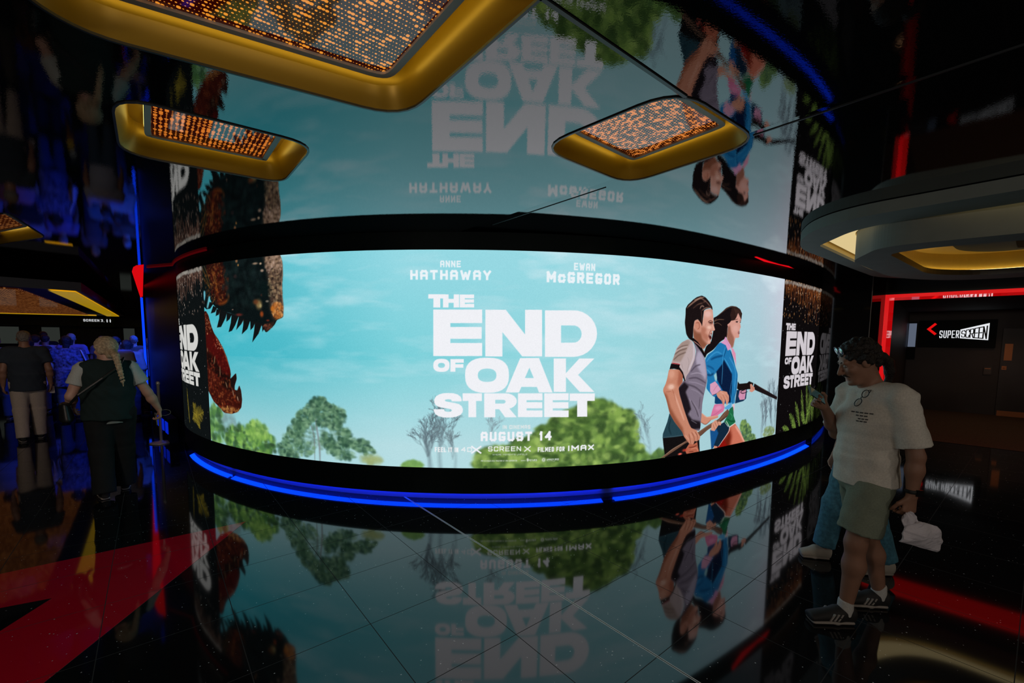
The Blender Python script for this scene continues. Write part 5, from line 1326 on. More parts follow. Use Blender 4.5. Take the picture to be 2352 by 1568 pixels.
# ------------------------------------------------------------------ soft-body builder: smooth unions of tapered limbs, meshed by surface nets
V3 = lambda *a: np.array(a, float)
def unit(v): v = np.asarray(v, float); return v / (np.linalg.norm(v) + 1e-12)
class Blob:
    def __init__(s, res): s.h = res; s.pr = []
    def cap(s, a, b, ra, rb=None, k=0.02):
        s.pr.append(('c', V3(*a), V3(*b), ra, ra if rb is None else rb, k)); return s
    def ell(s, c, r, ax=None, k=0.02):
        s.pr.append(('e', V3(*c), V3(*r), np.array(ax if ax is not None else np.eye(3), float), k)); return s
    def tor(s, a, b, wa, wb, side, k=0.03, cut=False):
        """elliptic limb: half sizes (width, depth) at both ends, width measured along side; cut gives flat ends"""
        s.pr.append(('t', V3(*a), V3(*b), V3(*wa), V3(*wb), unit(side), k, cut)); return s
    def sub(s, c, r, k=0.01): s.pr.append(('s', V3(*c), r, k)); return s
    def plane(s, p, n): s.pr.append(('p', V3(*p), unit(n))); return s
    def mesh(s):
        h = s.h; lo = np.full(3, 9e9); hi = -lo
        for p in s.pr:
            if p[0] == 'c': m = max(p[3], p[4]); q = [p[1] - m, p[2] - m, p[1] + m, p[2] + m]
            elif p[0] == 'e': m = max(p[2]); q = [p[1] - m, p[1] + m]
            elif p[0] == 't': m = max(p[3].max(), p[4].max()); q = [p[1] - m, p[2] - m, p[1] + m, p[2] + m]
            else: continue
            lo = np.minimum(lo, np.min(q, 0)); hi = np.maximum(hi, np.max(q, 0))
        lo -= 3.5 * h; hi += 3.5 * h
        n = np.ceil((hi - lo) / h).astype(int) + 1
        X = [lo[i] + np.arange(n[i]) * h for i in range(3)]
        F = np.full(n, 0.12, np.float32)
        for p in s.pr:
            kind = p[0]
            if kind == 'c': m = max(p[3], p[4]) + p[5] + 2 * h; l = np.minimum(p[1], p[2]) - m; u = np.maximum(p[1], p[2]) + m
            elif kind == 'e': m = max(p[2]) + p[4] + 2 * h; l = p[1] - m; u = p[1] + m
            elif kind == 't': m = max(p[3].max(), p[4].max()) + p[6] + 2 * h; l = np.minimum(p[1], p[2]) - m; u = np.maximum(p[1], p[2]) + m
            elif kind == 's': m = p[2] + p[3] + 2 * h; l = p[1] - m; u = p[1] + m
            else: l, u = lo, hi
            i0 = np.maximum(((l - lo) / h).astype(int), 0); i1 = np.minimum(((u - lo) / h).astype(int) + 2, n)
            if (i1 <= i0).any(): continue
            x = X[0][i0[0]:i1[0], None, None]; y = X[1][None, i0[1]:i1[1], None]; z = X[2][None, None, i0[2]:i1[2]]
            sl = (slice(i0[0], i1[0]), slice(i0[1], i1[1]), slice(i0[2], i1[2]))
            if kind == 'c':
                a, b = p[1], p[2]; d = b - a; L2 = d @ d + 1e-12
                t = np.clip(((x - a[0]) * d[0] + (y - a[1]) * d[1] + (z - a[2]) * d[2]) / L2, 0, 1)
                D = np.sqrt((x - a[0] - t * d[0]) ** 2 + (y - a[1] - t * d[1]) ** 2 + (z - a[2] - t * d[2]) ** 2) - (p[3] + (p[4] - p[3]) * t); k = p[5]
            elif kind == 'e':
                c, r, A = p[1], p[2], p[3]
                q = [((x - c[0]) * A[i][0] + (y - c[1]) * A[i][1] + (z - c[2]) * A[i][2]) / r[i] for i in range(3)]
                k0 = np.sqrt(q[0] ** 2 + q[1] ** 2 + q[2] ** 2); k1 = np.sqrt((q[0] / r[0]) ** 2 + (q[1] / r[1]) ** 2 + (q[2] / r[2]) ** 2) + 1e-9
                D = k0 * (k0 - 1) / k1; k = p[4]
            elif kind == 't':
                a, b = p[1], p[2]; d = b - a; L = np.linalg.norm(d) + 1e-9; w = d / L; sd = p[5] - w * (p[5] @ w); sd /= np.linalg.norm(sd); fd_ = np.cross(w, sd)
                e = [x - a[0], y - a[1], z - a[2]]
                tt = e[0] * w[0] + e[1] * w[1] + e[2] * w[2]; t = np.clip(tt / L, 0, 1)
                pu = e[0] * sd[0] + e[1] * sd[1] + e[2] * sd[2]; pv = e[0] * fd_[0] + e[1] * fd_[1] + e[2] * fd_[2]
                W = p[3][0] + (p[4][0] - p[3][0]) * t; Dp = p[3][1] + (p[4][1] - p[3][1]) * t
                k0 = np.sqrt((pu / W) ** 2 + (pv / Dp) ** 2); k1 = np.sqrt((pu / W ** 2) ** 2 + (pv / Dp ** 2) ** 2) + 1e-9
                D = k0 * (k0 - 1) / k1; D = np.where(k0 < 1e-3, -np.minimum(W, Dp), D)
                ex = np.maximum(tt - L, -tt)
                D = np.maximum(D, ex) if p[7] else np.where(ex > 0, np.sqrt(np.maximum(D + np.minimum(W, Dp) * 0.6, 0) ** 2 + ex ** 2) - np.minimum(W, Dp) * 0.6, D)
                k = p[6]
            elif kind == 's':
                D = np.sqrt((x - p[1][0]) ** 2 + (y - p[1][1]) ** 2 + (z - p[1][2]) ** 2) - p[2]; f = F[sl]; k = p[3]
                hh = np.clip(0.5 - 0.5 * (f + D) / k, 0, 1); F[sl] = f * (1 - hh) - D * hh + k * hh * (1 - hh); continue
            else:
                D = (x - p[1][0]) * p[2][0] + (y - p[1][1]) * p[2][1] + (z - p[1][2]) * p[2][2]; F[sl] = np.maximum(F[sl], D); continue
            f = F[sl]; hh = np.clip(0.5 + 0.5 * (f - D) / k, 0, 1)
            F[sl] = f * (1 - hh) + D * hh - k * hh * (1 - hh)
        return surface_nets(F, lo, h)
def surface_nets(F, lo, h):
    S = F < 0
    nx, ny, nz = F.shape
    c = [S[i:nx - 1 + i, j:ny - 1 + j, k:nz - 1 + k] for i in (0, 1) for j in (0, 1) for k in (0, 1)]
    cnt = sum(q.astype(np.int8) for q in c); act = (cnt > 0) & (cnt < 8)
    I = np.argwhere(act); idx = -np.ones(act.shape, np.int64); idx[act] = np.arange(len(I))
    acc = np.zeros((len(I), 3)); num = np.zeros(len(I))
    offs = [(i, j, k) for i in (0, 1) for j in (0, 1) for k in (0, 1)]
    val = {o: F[I[:, 0] + o[0], I[:, 1] + o[1], I[:, 2] + o[2]] for o in offs}
    for o in offs:
        for ax in range(3):
            if o[ax]: continue
            o2 = list(o); o2[ax] = 1; o2 = tuple(o2); a, b = val[o], val[o2]; m = (a < 0) != (b < 0)
            t = np.where(m, a / np.where(m, a - b, 1), 0)
            for x in range(3): acc[:, x] += np.where(m, o[x] + (t if x == ax else 0), 0)
            num += m
    v = lo + (I + acc / num[:, None]) * h
    faces = []
    for ax in range(3):
        a, b = [(1, 2), (2, 0), (0, 1)][ax]
        sl0 = [slice(1, -1)] * 3; sl1 = [slice(1, -1)] * 3; sl0[ax] = slice(0, -1); sl1[ax] = slice(1, None)
        A = S[tuple(sl0)]; B = S[tuple(sl1)]; e = np.argwhere(A != B)
        if not len(e): continue
        pos = e.copy(); pos[:, a] += 1; pos[:, b] += 1
        inside = A[e[:, 0], e[:, 1], e[:, 2]]
        def at(da, db):
            q = pos.copy(); q[:, a] += da; q[:, b] += db; return idx[q[:, 0], q[:, 1], q[:, 2]]
        q = np.stack([at(-1, -1), at(0, -1), at(0, 0), at(-1, 0)], 1)
        q[~inside] = q[~inside][:, ::-1]; faces.append(q)
    return v, np.concatenate(faces)
def blob_obj(name, blob, m, parent, fold=0.0, seed=0, fscale=1.0, label=None, org=(0, 0, 0), hemz=None):
    v, f = blob.mesh()
    me = bpy.data.meshes.new(name)
    if fold:   # cloth creases: a few crossing waves pushed along the normal
        n = np.zeros_like(v); q = v[f]; nn = np.cross(q[:, 2] - q[:, 0], q[:, 3] - q[:, 1])
        for k in range(4): np.add.at(n, f[:, k], nn)
        n /= np.linalg.norm(n, axis=1, keepdims=True) + 1e-12
        g = np.random.RandomState(seed); d = 0
        for i in range(7):
            w = g.randn(3); w[2] *= 0.55; w = w / np.linalg.norm(w) * (16 + 26 * g.rand()) * fscale; w2 = g.randn(3) * 7
            d = d + np.abs(np.sin(v @ w + 1.6 * np.sin(v @ w2 + i) + i)) ** 1.5 - 0.45
        if hemz is not None: d = d * np.clip((v[:, 2] - hemz - 0.005) / 0.07, 0, 1)
        v = v + n * (d / 7 * 2.4 * fold)[:, None]
    v = v - np.asarray(org)
    me.vertices.add(len(v)); me.vertices.foreach_set('co', v.astype(np.float32).reshape(-1))
    me.loops.add(f.size); me.loops.foreach_set('vertex_index', f.reshape(-1).astype(np.int32))
    me.polygons.add(len(f)); me.polygons.foreach_set('loop_start', np.arange(0, f.size, 4, dtype=np.int32))
    me.update(calc_edges=True)
    me.polygons.foreach_set('use_smooth', np.ones(len(f), bool)); me.materials.append(m)
    o = bpy.data.objects.new(name, me); COL.objects.link(o); o.parent = parent
    if label: o['label'] = label
    return o

def skin_mat(name, col): return mat(name, col, 0.5, noise=0.10, nscale=14, spec=0.35)
def cloth(name, col, nz=0.10, ns=120): return mat(name, col, 0.85, noise=nz, nscale=ns, spec=0.15, bump=0.25, bscale=350)
def hair_mat(name, col): return mat(name, col, 0.42, noise=0.45, nscale=60, spec=0.4, bump=0.9, bscale=130)
M_EYE = mat('eye_white', (0.20, 0.19, 0.18), 0.25)

def add_hand(B, W, hd, pn, th, s=1.0, curl=(0.5, 0.55, 0.6, 0.65), k=0.006, thumb_in=0.5, ts=1.0):
    """palm and five fingers: W wrist, hd along the hand, pn out of the palm, th towards the thumb"""
    W = V3(*W); hd = unit(hd); th = unit(np.asarray(th, float) - hd * (np.asarray(th, float) @ hd)); pn = unit(np.cross(hd, th)) * (1 if np.cross(hd, th) @ np.asarray(pn, float) > 0 else -1)
    kn = W + hd * 0.085 * s
    B.tor(W + hd * 0.006 * s, kn, (0.028 * s, 0.018 * s), (0.040 * s, 0.014 * s), th, 0.012)
    tips = []
    for i, (off, L, r) in enumerate(((0.030, 0.080, 0.0088), (0.010, 0.090, 0.0090), (-0.010, 0.084, 0.0086), (-0.029, 0.064, 0.0078))):
        p = kn + th * off * s - hd * (0.004 + 0.003 * abs(i - 1)) * s; a = 0.15; c = curl[i]
        seg = [0.46 * L * s, 0.31 * L * s, 0.23 * L * s]; rr = [r * s, r * 0.93 * s, r * 0.82 * s]
        for j in range(3):
            a += c * (0.75 if j == 0 else 1.0)
            q = p + (hd * math.cos(a) + pn * math.sin(a)) * seg[j]
            B.cap(p, q, rr[j], rr[min(j + 1, 2)] * 0.97, k); p = q
        tips.append(p)
    p = W + hd * 0.022 * s + th * 0.024 * s; d1 = unit(hd * 0.72 + th * 0.62 * ts + pn * 0.30 * thumb_in); q = p + d1 * 0.042 * s
    B.cap(p, q, 0.0125 * s, 0.0105 * s, 0.012)
    d2 = unit(hd * 0.95 + th * 0.15 * ts + pn * 0.65 * thumb_in); r_ = q + d2 * 0.034 * s; B.cap(q, r_, 0.0102 * s, 0.0092 * s, k)
    d3 = unit(hd * 0.9 - th * 0.05 + pn * 0.9 * thumb_in); B.cap(r_, r_ + d3 * 0.024 * s, 0.0092 * s, 0.0078 * s, k)
    return tips

def add_head(B, c, f, u, s=1.0, ears=True, face=True):
    c = V3(*c); f = unit(f); u = unit(np.asarray(u, float) - f * (np.asarray(u, float) @ f)); l = np.cross(u, f)
    A = [l, f, u]; P_ = lambda a, b, d: c + (l * a + f * b + u * d) * s
    B.ell(P_(0, -0.012, 0.028), (0.073 * s, 0.094 * s, 0.088 * s), A, 0.03)
    B.ell(P_(0, 0.022, -0.045), (0.060 * s, 0.070 * s, 0.080 * s), A, 0.03)
    B.cap(P_(-0.022, 0.062, -0.105), P_(0.022, 0.062, -0.105), 0.020 * s, 0.020 * s, 0.03)
    if face:
        B.cap(P_(-0.040, 0.076, 0.020), P_(0.040, 0.076, 0.020), 0.012 * s, 0.012 * s, 0.016)
        B.cap(P_(0, 0.088, 0.006), P_(0, 0.112, -0.034), 0.008 * s, 0.0125 * s, 0.010)
        for q in (-1, 1):
            B.ell(P_(q * 0.013, 0.098, -0.038), (0.009 * s, 0.011 * s, 0.007 * s), A, 0.006)
            B.ell(P_(q * 0.042, 0.064, -0.028), (0.022 * s, 0.022 * s, 0.020 * s), A, 0.02)
            B.sub(P_(q * 0.032, 0.100, 0.000), 0.014 * s, 0.012)
        B.cap(P_(-0.018, 0.084, -0.066), P_(0.018, 0.084, -0.066), 0.0075 * s, 0.0075 * s, 0.006)
        B.cap(P_(-0.015, 0.082, -0.079), P_(0.015, 0.082, -0.079), 0.0082 * s, 0.0082 * s, 0.006)
        B.ell(P_(0, 0.082, -0.108), (0.018 * s, 0.014 * s, 0.013 * s), A, 0.016)
    if ears:
        for q in (-1, 1):
            B.ell(P_(q * 0.076, -0.006, -0.012), (0.010 * s, 0.021 * s, 0.031 * s), A, 0.008)
            B.cap(P_(q * 0.083, -0.020, 0.006), P_(q * 0.083, -0.018, -0.020), 0.006 * s, 0.005 * s, 0.005)
    return P_, A

def person(label, loc, J, skin, build=1.0, res=0.009, group=None, head_f=(0, 1, 0), head_u=(0, 0, 1), hands=None, hs=1.0, face=True, rz=0.0, arms_k=1.0):
    """one continuous body from joint positions (local, metres, z up from the floor)"""
    root = empty('person', loc, label, 'person', group, rz)
    B = Blob(res); g = lambda n: V3(*J[n]); b = build
    side = unit(g('shL') - g('shR')); pel, ch, nk = g('pelvis'), g('chest'), g('neck')
    B.tor(pel - V3(0, 0, .05), pel + V3(0, 0, .07), (0.150 * b, 0.105 * b), (0.140 * b, 0.10 * b), side, 0.05)
    B.tor(pel + V3(0, 0, .05), ch, (0.138 * b, 0.098 * b), (0.150 * b, 0.108 * b), side, 0.06)
    B.tor(ch, (g('shL') + g('shR')) / 2 - V3(0, 0, .01), (0.150 * b, 0.108 * b), (0.135 * b, 0.075 * b), side, 0.06)
    for S_ in 'LR':
        sh, el, wr = g('sh' + S_), g('el' + S_), g('wr' + S_); hp, kn, an = g('hip' + S_), g('kn' + S_), g('an' + S_)
        B.cap((g('shL') + g('shR')) / 2 + (sh - (g('shL') + g('shR')) / 2) * 0.35 + V3(0, 0, .01), sh, 0.055 * b, 0.056 * b, 0.05)
        B.cap(sh, el, 0.053 * b * arms_k, 0.040 * b * arms_k, 0.03); B.cap(el, el + (wr - el) * 0.35, 0.040 * b * arms_k, 0.040 * b * arms_k, 0.02); B.cap(el + (wr - el) * 0.35, wr, 0.040 * b * arms_k, 0.026 * (1 + (b - 1) * .5), 0.03)
        B.cap(hp, kn, 0.088 * b, 0.055 * b, 0.04); B.cap(kn, kn + (an - kn) * 0.35 - unit(J['toe' + S_] - an) * 0.012, 0.052 * b, 0.055 * b, 0.03); B.cap(kn + (an - kn) * 0.35 - unit(J['toe' + S_] - an) * 0.012, an, 0.055 * b, 0.035, 0.04)
        toe = g('toe' + S_); fdir = unit((toe - an) * V3(1, 1, 0)); heel = an - fdir * 0.045 - V3(0, 0, an[2] - 0.035)
        B.cap(heel + fdir * .025 + V3(0, 0, .012), toe - fdir * 0.06 + V3(0, 0, .010), 0.024, 0.016, 0.01); B.cap(an, heel + fdir * .03 + V3(0, 0, .02), 0.034, 0.026, 0.01)
        hd = hands[S_] if hands and S_ in hands else dict(d=wr - el + V3(0, 0, -.05), p=-side if S_ == 'L' else side, t=np.cross(side, V3(0, 0, 1)) * -1)
        add_hand(B, wr, hd['d'], hd['p'], hd['t'], hs, hd.get('curl', (0.35, 0.4, 0.45, 0.5)), thumb_in=hd.get('thumb', 0.5), ts=hd.get('ts', 1.0))
    hc = g('head'); B.cap(nk - V3(0, 0, .03), hc - unit(head_u) * 0.05 - unit(head_f) * 0.015, 0.062 * b, 0.052, 0.04)
    P_, A = add_head(B, hc, head_f, head_u, hs, face=face)
    blob_obj('body', B, skin, root)
    if face:
        for q in (-1, 1):
            E_ = Blob(0.0035); E_.ell(P_(q * 0.032, 0.0765, 0.0), (0.0115, 0.0115, 0.0115)); blob_obj('eye', E_, M_EYE, root)
    return root, P_, A

def shirt(root, J, m, b=1.0, res=0.010, hem=0.90, loose=0.02, sleeve=0.55, belly=0.0, fold=0.006, seed=1, name='shirt', front=(0, 1, 0), sl_r=0.075, hem_w=None, long_=False, slm=None):
    B = Blob(res); g = lambda n: V3(*J[n]); side = unit(g('shL') - g('shR')); pel, ch = g('pelvis'), g('chest'); mid = (g('shL') + g('shR')) / 2; fr = unit(front)
    hw = hem_w or (0.160 * b + loose, 0.115 * b + loose)
    hz = V3(pel[0], pel[1], hem); a = pel * 0.5 + ch * 0.5 - V3(0, 0, .05)
    B.tor(hz, a + fr * belly * 0.5, hw, (0.155 * b + loose, 0.112 * b + loose + belly * 0.5), side, 0.03, True)
    B.tor(a + fr * belly * 0.5, ch, (0.155 * b + loose, 0.112 * b + loose + belly * 0.5), (0.162 * b + loose * .8, 0.118 * b + loose * .7), side, 0.035)
    B.tor(ch, mid, (0.162 * b + loose * .8, 0.118 * b + loose * .7), (0.145 * b, 0.080 * b + loose * .4), side, 0.06)
    for S_ in 'LR':
        sh, el, wr = g('sh' + S_), g('el' + S_), g('wr' + S_)
        B.cap(mid + (sh - mid) * 0.3 + V3(0, 0, .012), sh + V3(0, 0, .004), 0.060 * b + loose * .2, 0.062 * b + loose * .3, 0.04)
        e = sh + (el - sh) * min(sleeve, 1.0)
        B.tor(sh, e, (0.066 * b + loose * .3,) * 2, (sl_r * b + loose * .5, sl_r * b + loose * .3), side, 0.03, sleeve <= 1)
        if long_: B.tor(el, el + (wr - el) * 0.95, (0.058 * b, 0.058 * b), (0.044, 0.044), side, 0.03, True); B.cap(sh, el, 0.066 * b, 0.060 * b, 0.02)
    nk = g('neck'); B.sub(nk + V3(0, 0, .055) + fr * 0.02, 0.072 * (1 + (b - 1) * .5), 0.02)
    return blob_obj(name, B, m, root, fold, seed, hemz=hem)

def trousers(root, J, m, b=1.0, res=0.010, full=True, cut=0.95, loose=0.012, fold=0.004, seed=3, name='trousers', hemr=None):
    B = Blob(res); g = lambda n: V3(*J[n]); side = unit(g('shL') - g('shR')); pel = g('pelvis')
    B.tor(pel - V3(0, 0, .06), pel + V3(0, 0, .10), (0.158 * b + loose * .3, 0.118 * b + loose * .3), (0.142 * b, 0.100 * b), side, 0.05)
    for S_ in 'LR':
        hp, kn, an = g('hip' + S_), g('kn' + S_), g('an' + S_)
        if full:
            B.cap(hp, kn, 0.096 * b + loose, 0.064 * b + loose, 0.04)
            e = kn + (an - kn) * cut; B.tor(kn, e, (0.064 * b + loose,) * 2, (hemr or 0.052 + loose,) * 2, side, 0.03, True); B.cap(kn, kn + (an - kn) * .2, 0.064 * b + loose, 0.062 * b + loose, 0.02)
        else:
            e = hp + (kn - hp) * cut; B.tor(hp, e, (0.102 * b + loose,) * 2, (hemr or 0.092 * b + loose,) * 2, side, 0.04, True)
    return blob_obj(name, B, m, root, fold, seed)

def shoe(root, an, toe, upper, sole, stripes=None, sock=None, res=0.006, s=1.0, lift=0.0):
    an, toe = V3(*an), V3(*toe); f = unit((toe - an) * V3(1, 1, 0)); l = np.cross(V3(0, 0, 1), f); z0 = lift
    heel = V3(an[0], an[1], z0) - f * 0.055 * s; tip = V3(toe[0], toe[1], z0) + f * 0.03
    B = Blob(res)
    B.tor(heel + f * .02 + V3(0, 0, .050), heel + f * .11 + V3(0, 0, .055), (0.036 * s, 0.046 * s), (0.041 * s, 0.045 * s), l, 0.02)
    B.tor(heel + f * .11 + V3(0, 0, .055), tip - f * .04 + V3(0, 0, .036), (0.041 * s, 0.044 * s), (0.045 * s, 0.026 * s), l, 0.03)
    B.cap(heel + f * .035 + V3(0, 0, .075), heel + f * .06 + V3(0, 0, .082), 0.036 * s, 0.038 * s, 0.02)
    B.plane((0, 0, z0 + .018), (0, 0, -1))
    o = blob_obj('shoe', B, upper, root)
    B = Blob(res); B.tor(heel + f * .022 + V3(0, 0, .014), heel + f * .12 + V3(0, 0, .014), (0.037 * s, 0.014), (0.041 * s, 0.014), l, 0.02); B.tor(heel + f * .12 + V3(0, 0, .014), tip - f * .042 + V3(0, 0, .014), (0.041 * s, 0.014), (0.046 * s, 0.014), l, 0.02)
    B.plane((0, 0, z0 + .001), (0, 0, -1)); so = blob_obj('sole', B, sole, o)
    if stripes:
        for q in (-1, 1):
            for i in range(3):
                mb = MB(); c = heel + f * (0.105 + i * 0.022) * s + l * q * 0.043 * s + V3(0, 0, .055)
                mb.box(tuple(c), (0.010, 0.010, 0.048), (tuple(unit(f * 1 + V3(0, 0, .0))), tuple(l), tuple(unit(V3(0, 0, 1) - f * 0.55)))); mb.build('stripe', stripes, o)
    if sock:
        B = Blob(res); B.cap(an + V3(0, 0, -.03), an + V3(0, 0, .035), 0.044, 0.041, 0.01); B.plane(an + V3(0, 0, .055), (0, 0, 1)); blob_obj('sock', B, sock, root)
    return o
def rest_pose(h=1.75, w=1.0, lean=0.0, stride=0.0, armL=0.0, armR=0.0, bent=(0, 0)):
    """standing or strolling pose, facing +y"""
    k = h / 1.75; L = {}
    p = lambda *a: V3(*a) * k
    L['pelvis'] = p(0, 0, .95); L['chest'] = p(0, lean * .4, 1.27); L['neck'] = p(0, lean * .7, 1.47); L['head'] = p(0, lean + .02, 1.625)
    for S_, q in (('L', -1), ('R', 1)):
        st = stride * q; ar = armL if q < 0 else armR; bt = bent[0 if q < 0 else 1]
        L['sh' + S_] = p(q * .185 * w, lean * .6, 1.42); L['el' + S_] = p(q * .245 * w, lean * .5 - .03 + ar, 1.13); L['wr' + S_] = p(q * (.255 - .06 * bt) * w, lean * .5 + .04 + ar * 1.5 + .22 * bt, .885 + .22 * bt)
        L['hip' + S_] = p(q * .088 * w, 0, .92); L['kn' + S_] = p(q * .095, st * .5 + .02, .50); L['an' + S_] = p(q * .095, st - (.02 if st < 0 else 0), .095); L['toe' + S_] = p(q * .11, st + .165, .03)
        L['an' + S_][2] = 0.095; L['toe' + S_][2] = 0.03
    # facing +y the left side is at -x
    return L
def hair_cap(root, P_, A, m, s=1.0, back=0.0, fold=0.004, seed=1, fringe=0.0, res=0.006, sides=0.0, vol=1.0, name='hair'):
    B = Blob(res)
    B.ell(P_(0, -0.020, 0.038), (0.081 * vol * s, 0.098 * vol * s, 0.090 * vol * s), A, 0.02)
    if back: B.tor(P_(0, -0.065, 0.02), P_(0, -0.070, -back), (0.062, 0.042), (0.050, 0.028), A[0], 0.03)
    if sides:
        for q in (-1, 1): B.tor(P_(q * .062, -0.015, 0.02), P_(q * .066, -0.03, -sides), (0.03, 0.05), (0.016, 0.03), A[1], 0.03)
    # hairline: cut away the face side
    f = A[1]; u = A[2]
    B.plane(P_(0, 0.062 + fringe, 0.055), f * 0.80 - u * 0.60)
    return blob_obj(name, B, m, root, fold, seed, 3.0)
# ------------------------------------------------------------------ man reading his phone
SK1 = skin_mat('skin_tanned', (0.27, 0.14, 0.092))
WHITE_TEE = cloth('cream_cotton', (0.62, 0.60, 0.54))
JM = {'pelvis': V3(.085, .0, .93), 'chest': V3(.075, 0, 1.27), 'neck': V3(.095, .01, 1.475), 'head': V3(-.005, .015, 1.628),
      'shL': V3(.105, -.175, 1.430), 'elL': V3(.165, -.235, 1.10), 'wrL': V3(.155, -.240, .875),
      'shR': V3(.085, .18, 1.420), 'elR': V3(.06, .235, 1.135), 'wrR': V3(-.145, .085, 1.335),
      'hipL': V3(.06, -.085, .90), 'knL': V3(-.015, -.085, .52), 'anL': V3(-.035, -.07, .10), 'toeL': V3(-.245, -.055, .03),
      'hipR': V3(.11, .095, .90), 'knR': V3(.205, .095, .50), 'anR': V3(.315, .10, .10), 'toeR': V3(.105, .125, .03)}
hf = unit(V3(-.86, .30, -.42)); hu = unit(V3(-.40, .14, .90))
MB_LOC = (2.12, 2.66, 0)
hd_phone = unit(V3(-.80, -.28, .42))
man, PM, AM = person('man in cream T-shirt and green shorts reading his phone by the screen', MB_LOC, JM, SK1, 1.0, 0.0065, None, hf, hu,
    {'L': dict(d=V3(-.10, .02, -1), p=V3(.1, 1, 0), t=V3(-1, 0, 0), curl=(0.75, 0.8, 0.85, 0.9), thumb=0.9), 'R': dict(d=hd_phone, p=V3(.35, -.75, .55), t=V3(.25, -.25, .9), curl=(0.45, 0.5, 0.5, 0.55), thumb=0.35)}, 1.06)
hair = hair_cap(man, PM, AM, hair_mat('black_curls', (0.012, 0.009, 0.008)), 1.0, 0.045, 0.010, 4, 0.012, sides=0.02, vol=1.05)
# brows, moustache
M_BROW = mat('dark_brow', (0.014, 0.010, 0.008), 0.8)
for q in (-1, 1):
    mb = MB(); mb.tube([tuple(PM(q * .014, .089, .0215)), tuple(PM(q * .030, .0885, .026)), tuple(PM(q * .047, .079, .020))], [.0032, .0042, .002], 6); mb.build('eyebrow', M_BROW, man)
mb = MB(); mb.tube([tuple(PM(-.030, .080, -.068)), tuple(PM(-.014, .0945, -.0555)), tuple(PM(0, .0985, -.053)), tuple(PM(.014, .0945, -.0555)), tuple(PM(.030, .080, -.068))], [.002, .0052, .0055, .0052, .002], 8); mb.build('moustache', M_BROW, man)
tee = shirt(man, JM, WHITE_TEE, 1.0, 0.007, 0.885, 0.012, 0.84, 0.016, 0.0085, 11, 'tee_shirt', (-1, .1, 0), 0.078, (0.186, 0.152))
# small print on the chest
trousers(man, JM, cloth('sage_shorts', (0.20, 0.235, 0.18)), 0.97, 0.008, False, 0.80, 0.004, 0.006, 5, 'shorts', 0.112)
M_SHOE_BLK = mat('black_suede', (0.012, 0.012, 0.012), 0.7); M_SOLE_W = mat('off_white_rubber', (0.30, 0.27, 0.24), 0.6); M_STRIPE = mat('grey_stripe', (0.30, 0.28, 0.26), 0.6); M_SOCK = cloth('white_sock', (0.5, 0.5, 0.48))
for S_ in 'LR': shoe(man, JM['an' + S_], JM['toe' + S_], M_SHOE_BLK, M_SOLE_W, M_STRIPE, M_SOCK, s=1.05)
# wrist watch
wv = unit(JM['elL'] - JM['wrL']); wc = JM['wrL'] + wv * 0.025
B = Blob(0.004); B.tor(wc - wv * .011, wc + wv * .011, (.0335, .0335), (.034, .034), (0, 1, 0), .004, True); watch = blob_obj('watch', B, mat('black_rubber', (0.008, 0.008, 0.008), 0.5), man)
mb = MB(); mb.box(tuple(wc + V3(.012, -.034, 0)), (.034, .012, .036)); mb.build('watch_case', mat('black_case', (0.01, 0.01, 0.01), 0.2), man)
# sunglasses pushed up on the hair
sg = empty('sunglasses', MB_LOC, 'mirrored sunglasses pushed up on the hair of the man with the phone', 'sunglasses')
M_LENS = mat('mirror_lens', (0.35, 0.55, 0.56), 0.06, 0.9); M_FRAME_D = mat('dark_frame', (0.02, 0.02, 0.022), 0.3)
for q in (-1, 1):
    B = Blob(0.003); B.ell(PM(q * .034, .066, .090), (.029, .007, .021), AM, .002); blob_obj('lens', B, M_LENS, sg)
    mb = MB(); mb.tube([tuple(PM(q * .034 + .031 * math.cos(t), .0665, .090 + .023 * math.sin(t))) for t in np.linspace(0, 6.28, 17)], .003, 6); mb.build('lens_rim', M_FRAME_D, sg)
    mb = MB(); mb.tube([tuple(PM(q * .062, .062, .092)), tuple(PM(q * .084, .02, .078)), tuple(PM(q * .087, -.035, .045))], .0028, 6); mb.build('temple', M_FRAME_D, sg)
mb = MB(); mb.tube([tuple(PM(-.008, .070, .094)), tuple(PM(.008, .070, .094))], .003, 6); mb.build('bridge', M_FRAME_D, sg)
# reading glasses hooked in the neckline
gl = empty('eyeglasses', MB_LOC, 'black-rimmed eyeglasses hooked on the neckline of the cream T-shirt', 'eyeglasses')
from mathutils.bvhtree import BVHTree
_bv = BVHTree.FromPolygons([v.co[:] for v in tee.data.vertices], [tuple(p_.vertices) for p_ in tee.data.polygons])
FD = Vector((0.80, 0.60, -0.05)).normalized(); SD = Vector((-FD.y, FD.x, 0)).normalized()      # looking onto the chest; SD runs to the wearer's right
def on_chest(a, z, off=0.004):
    h = _bv.ray_cast(Vector((0.09, 0.0, z)) - FD * 0.6 + SD * a, FD)
    return (h[0] if h[0] is not None else Vector((-.03, -.05, z))) - FD * off
def chest_line(pts, r, name, m, par, off):
    mb = MB(); mb.tube([tuple(on_chest(a, z, off)) for a, z in pts], r, 6); return mb.build(name, m, par)
ga = math.radians(62); gu = (math.cos(ga), -math.sin(ga))          # the folded pair hangs slanting down
G0 = (0.030, 1.400)
for q in (-1, 1):
    c = (G0[0] + gu[0] * q * .031, G0[1] + gu[1] * q * .031)
    chest_line([(c[0] + gu[0] * .024 * math.cos(t) - gu[1] * .0165 * math.sin(t), c[1] + gu[1] * .024 * math.cos(t) + gu[0] * .0165 * math.sin(t)) for t in np.linspace(0, 6.2832, 21)], .0026, 'lens_rim', M_FRAME_D, gl, .010)
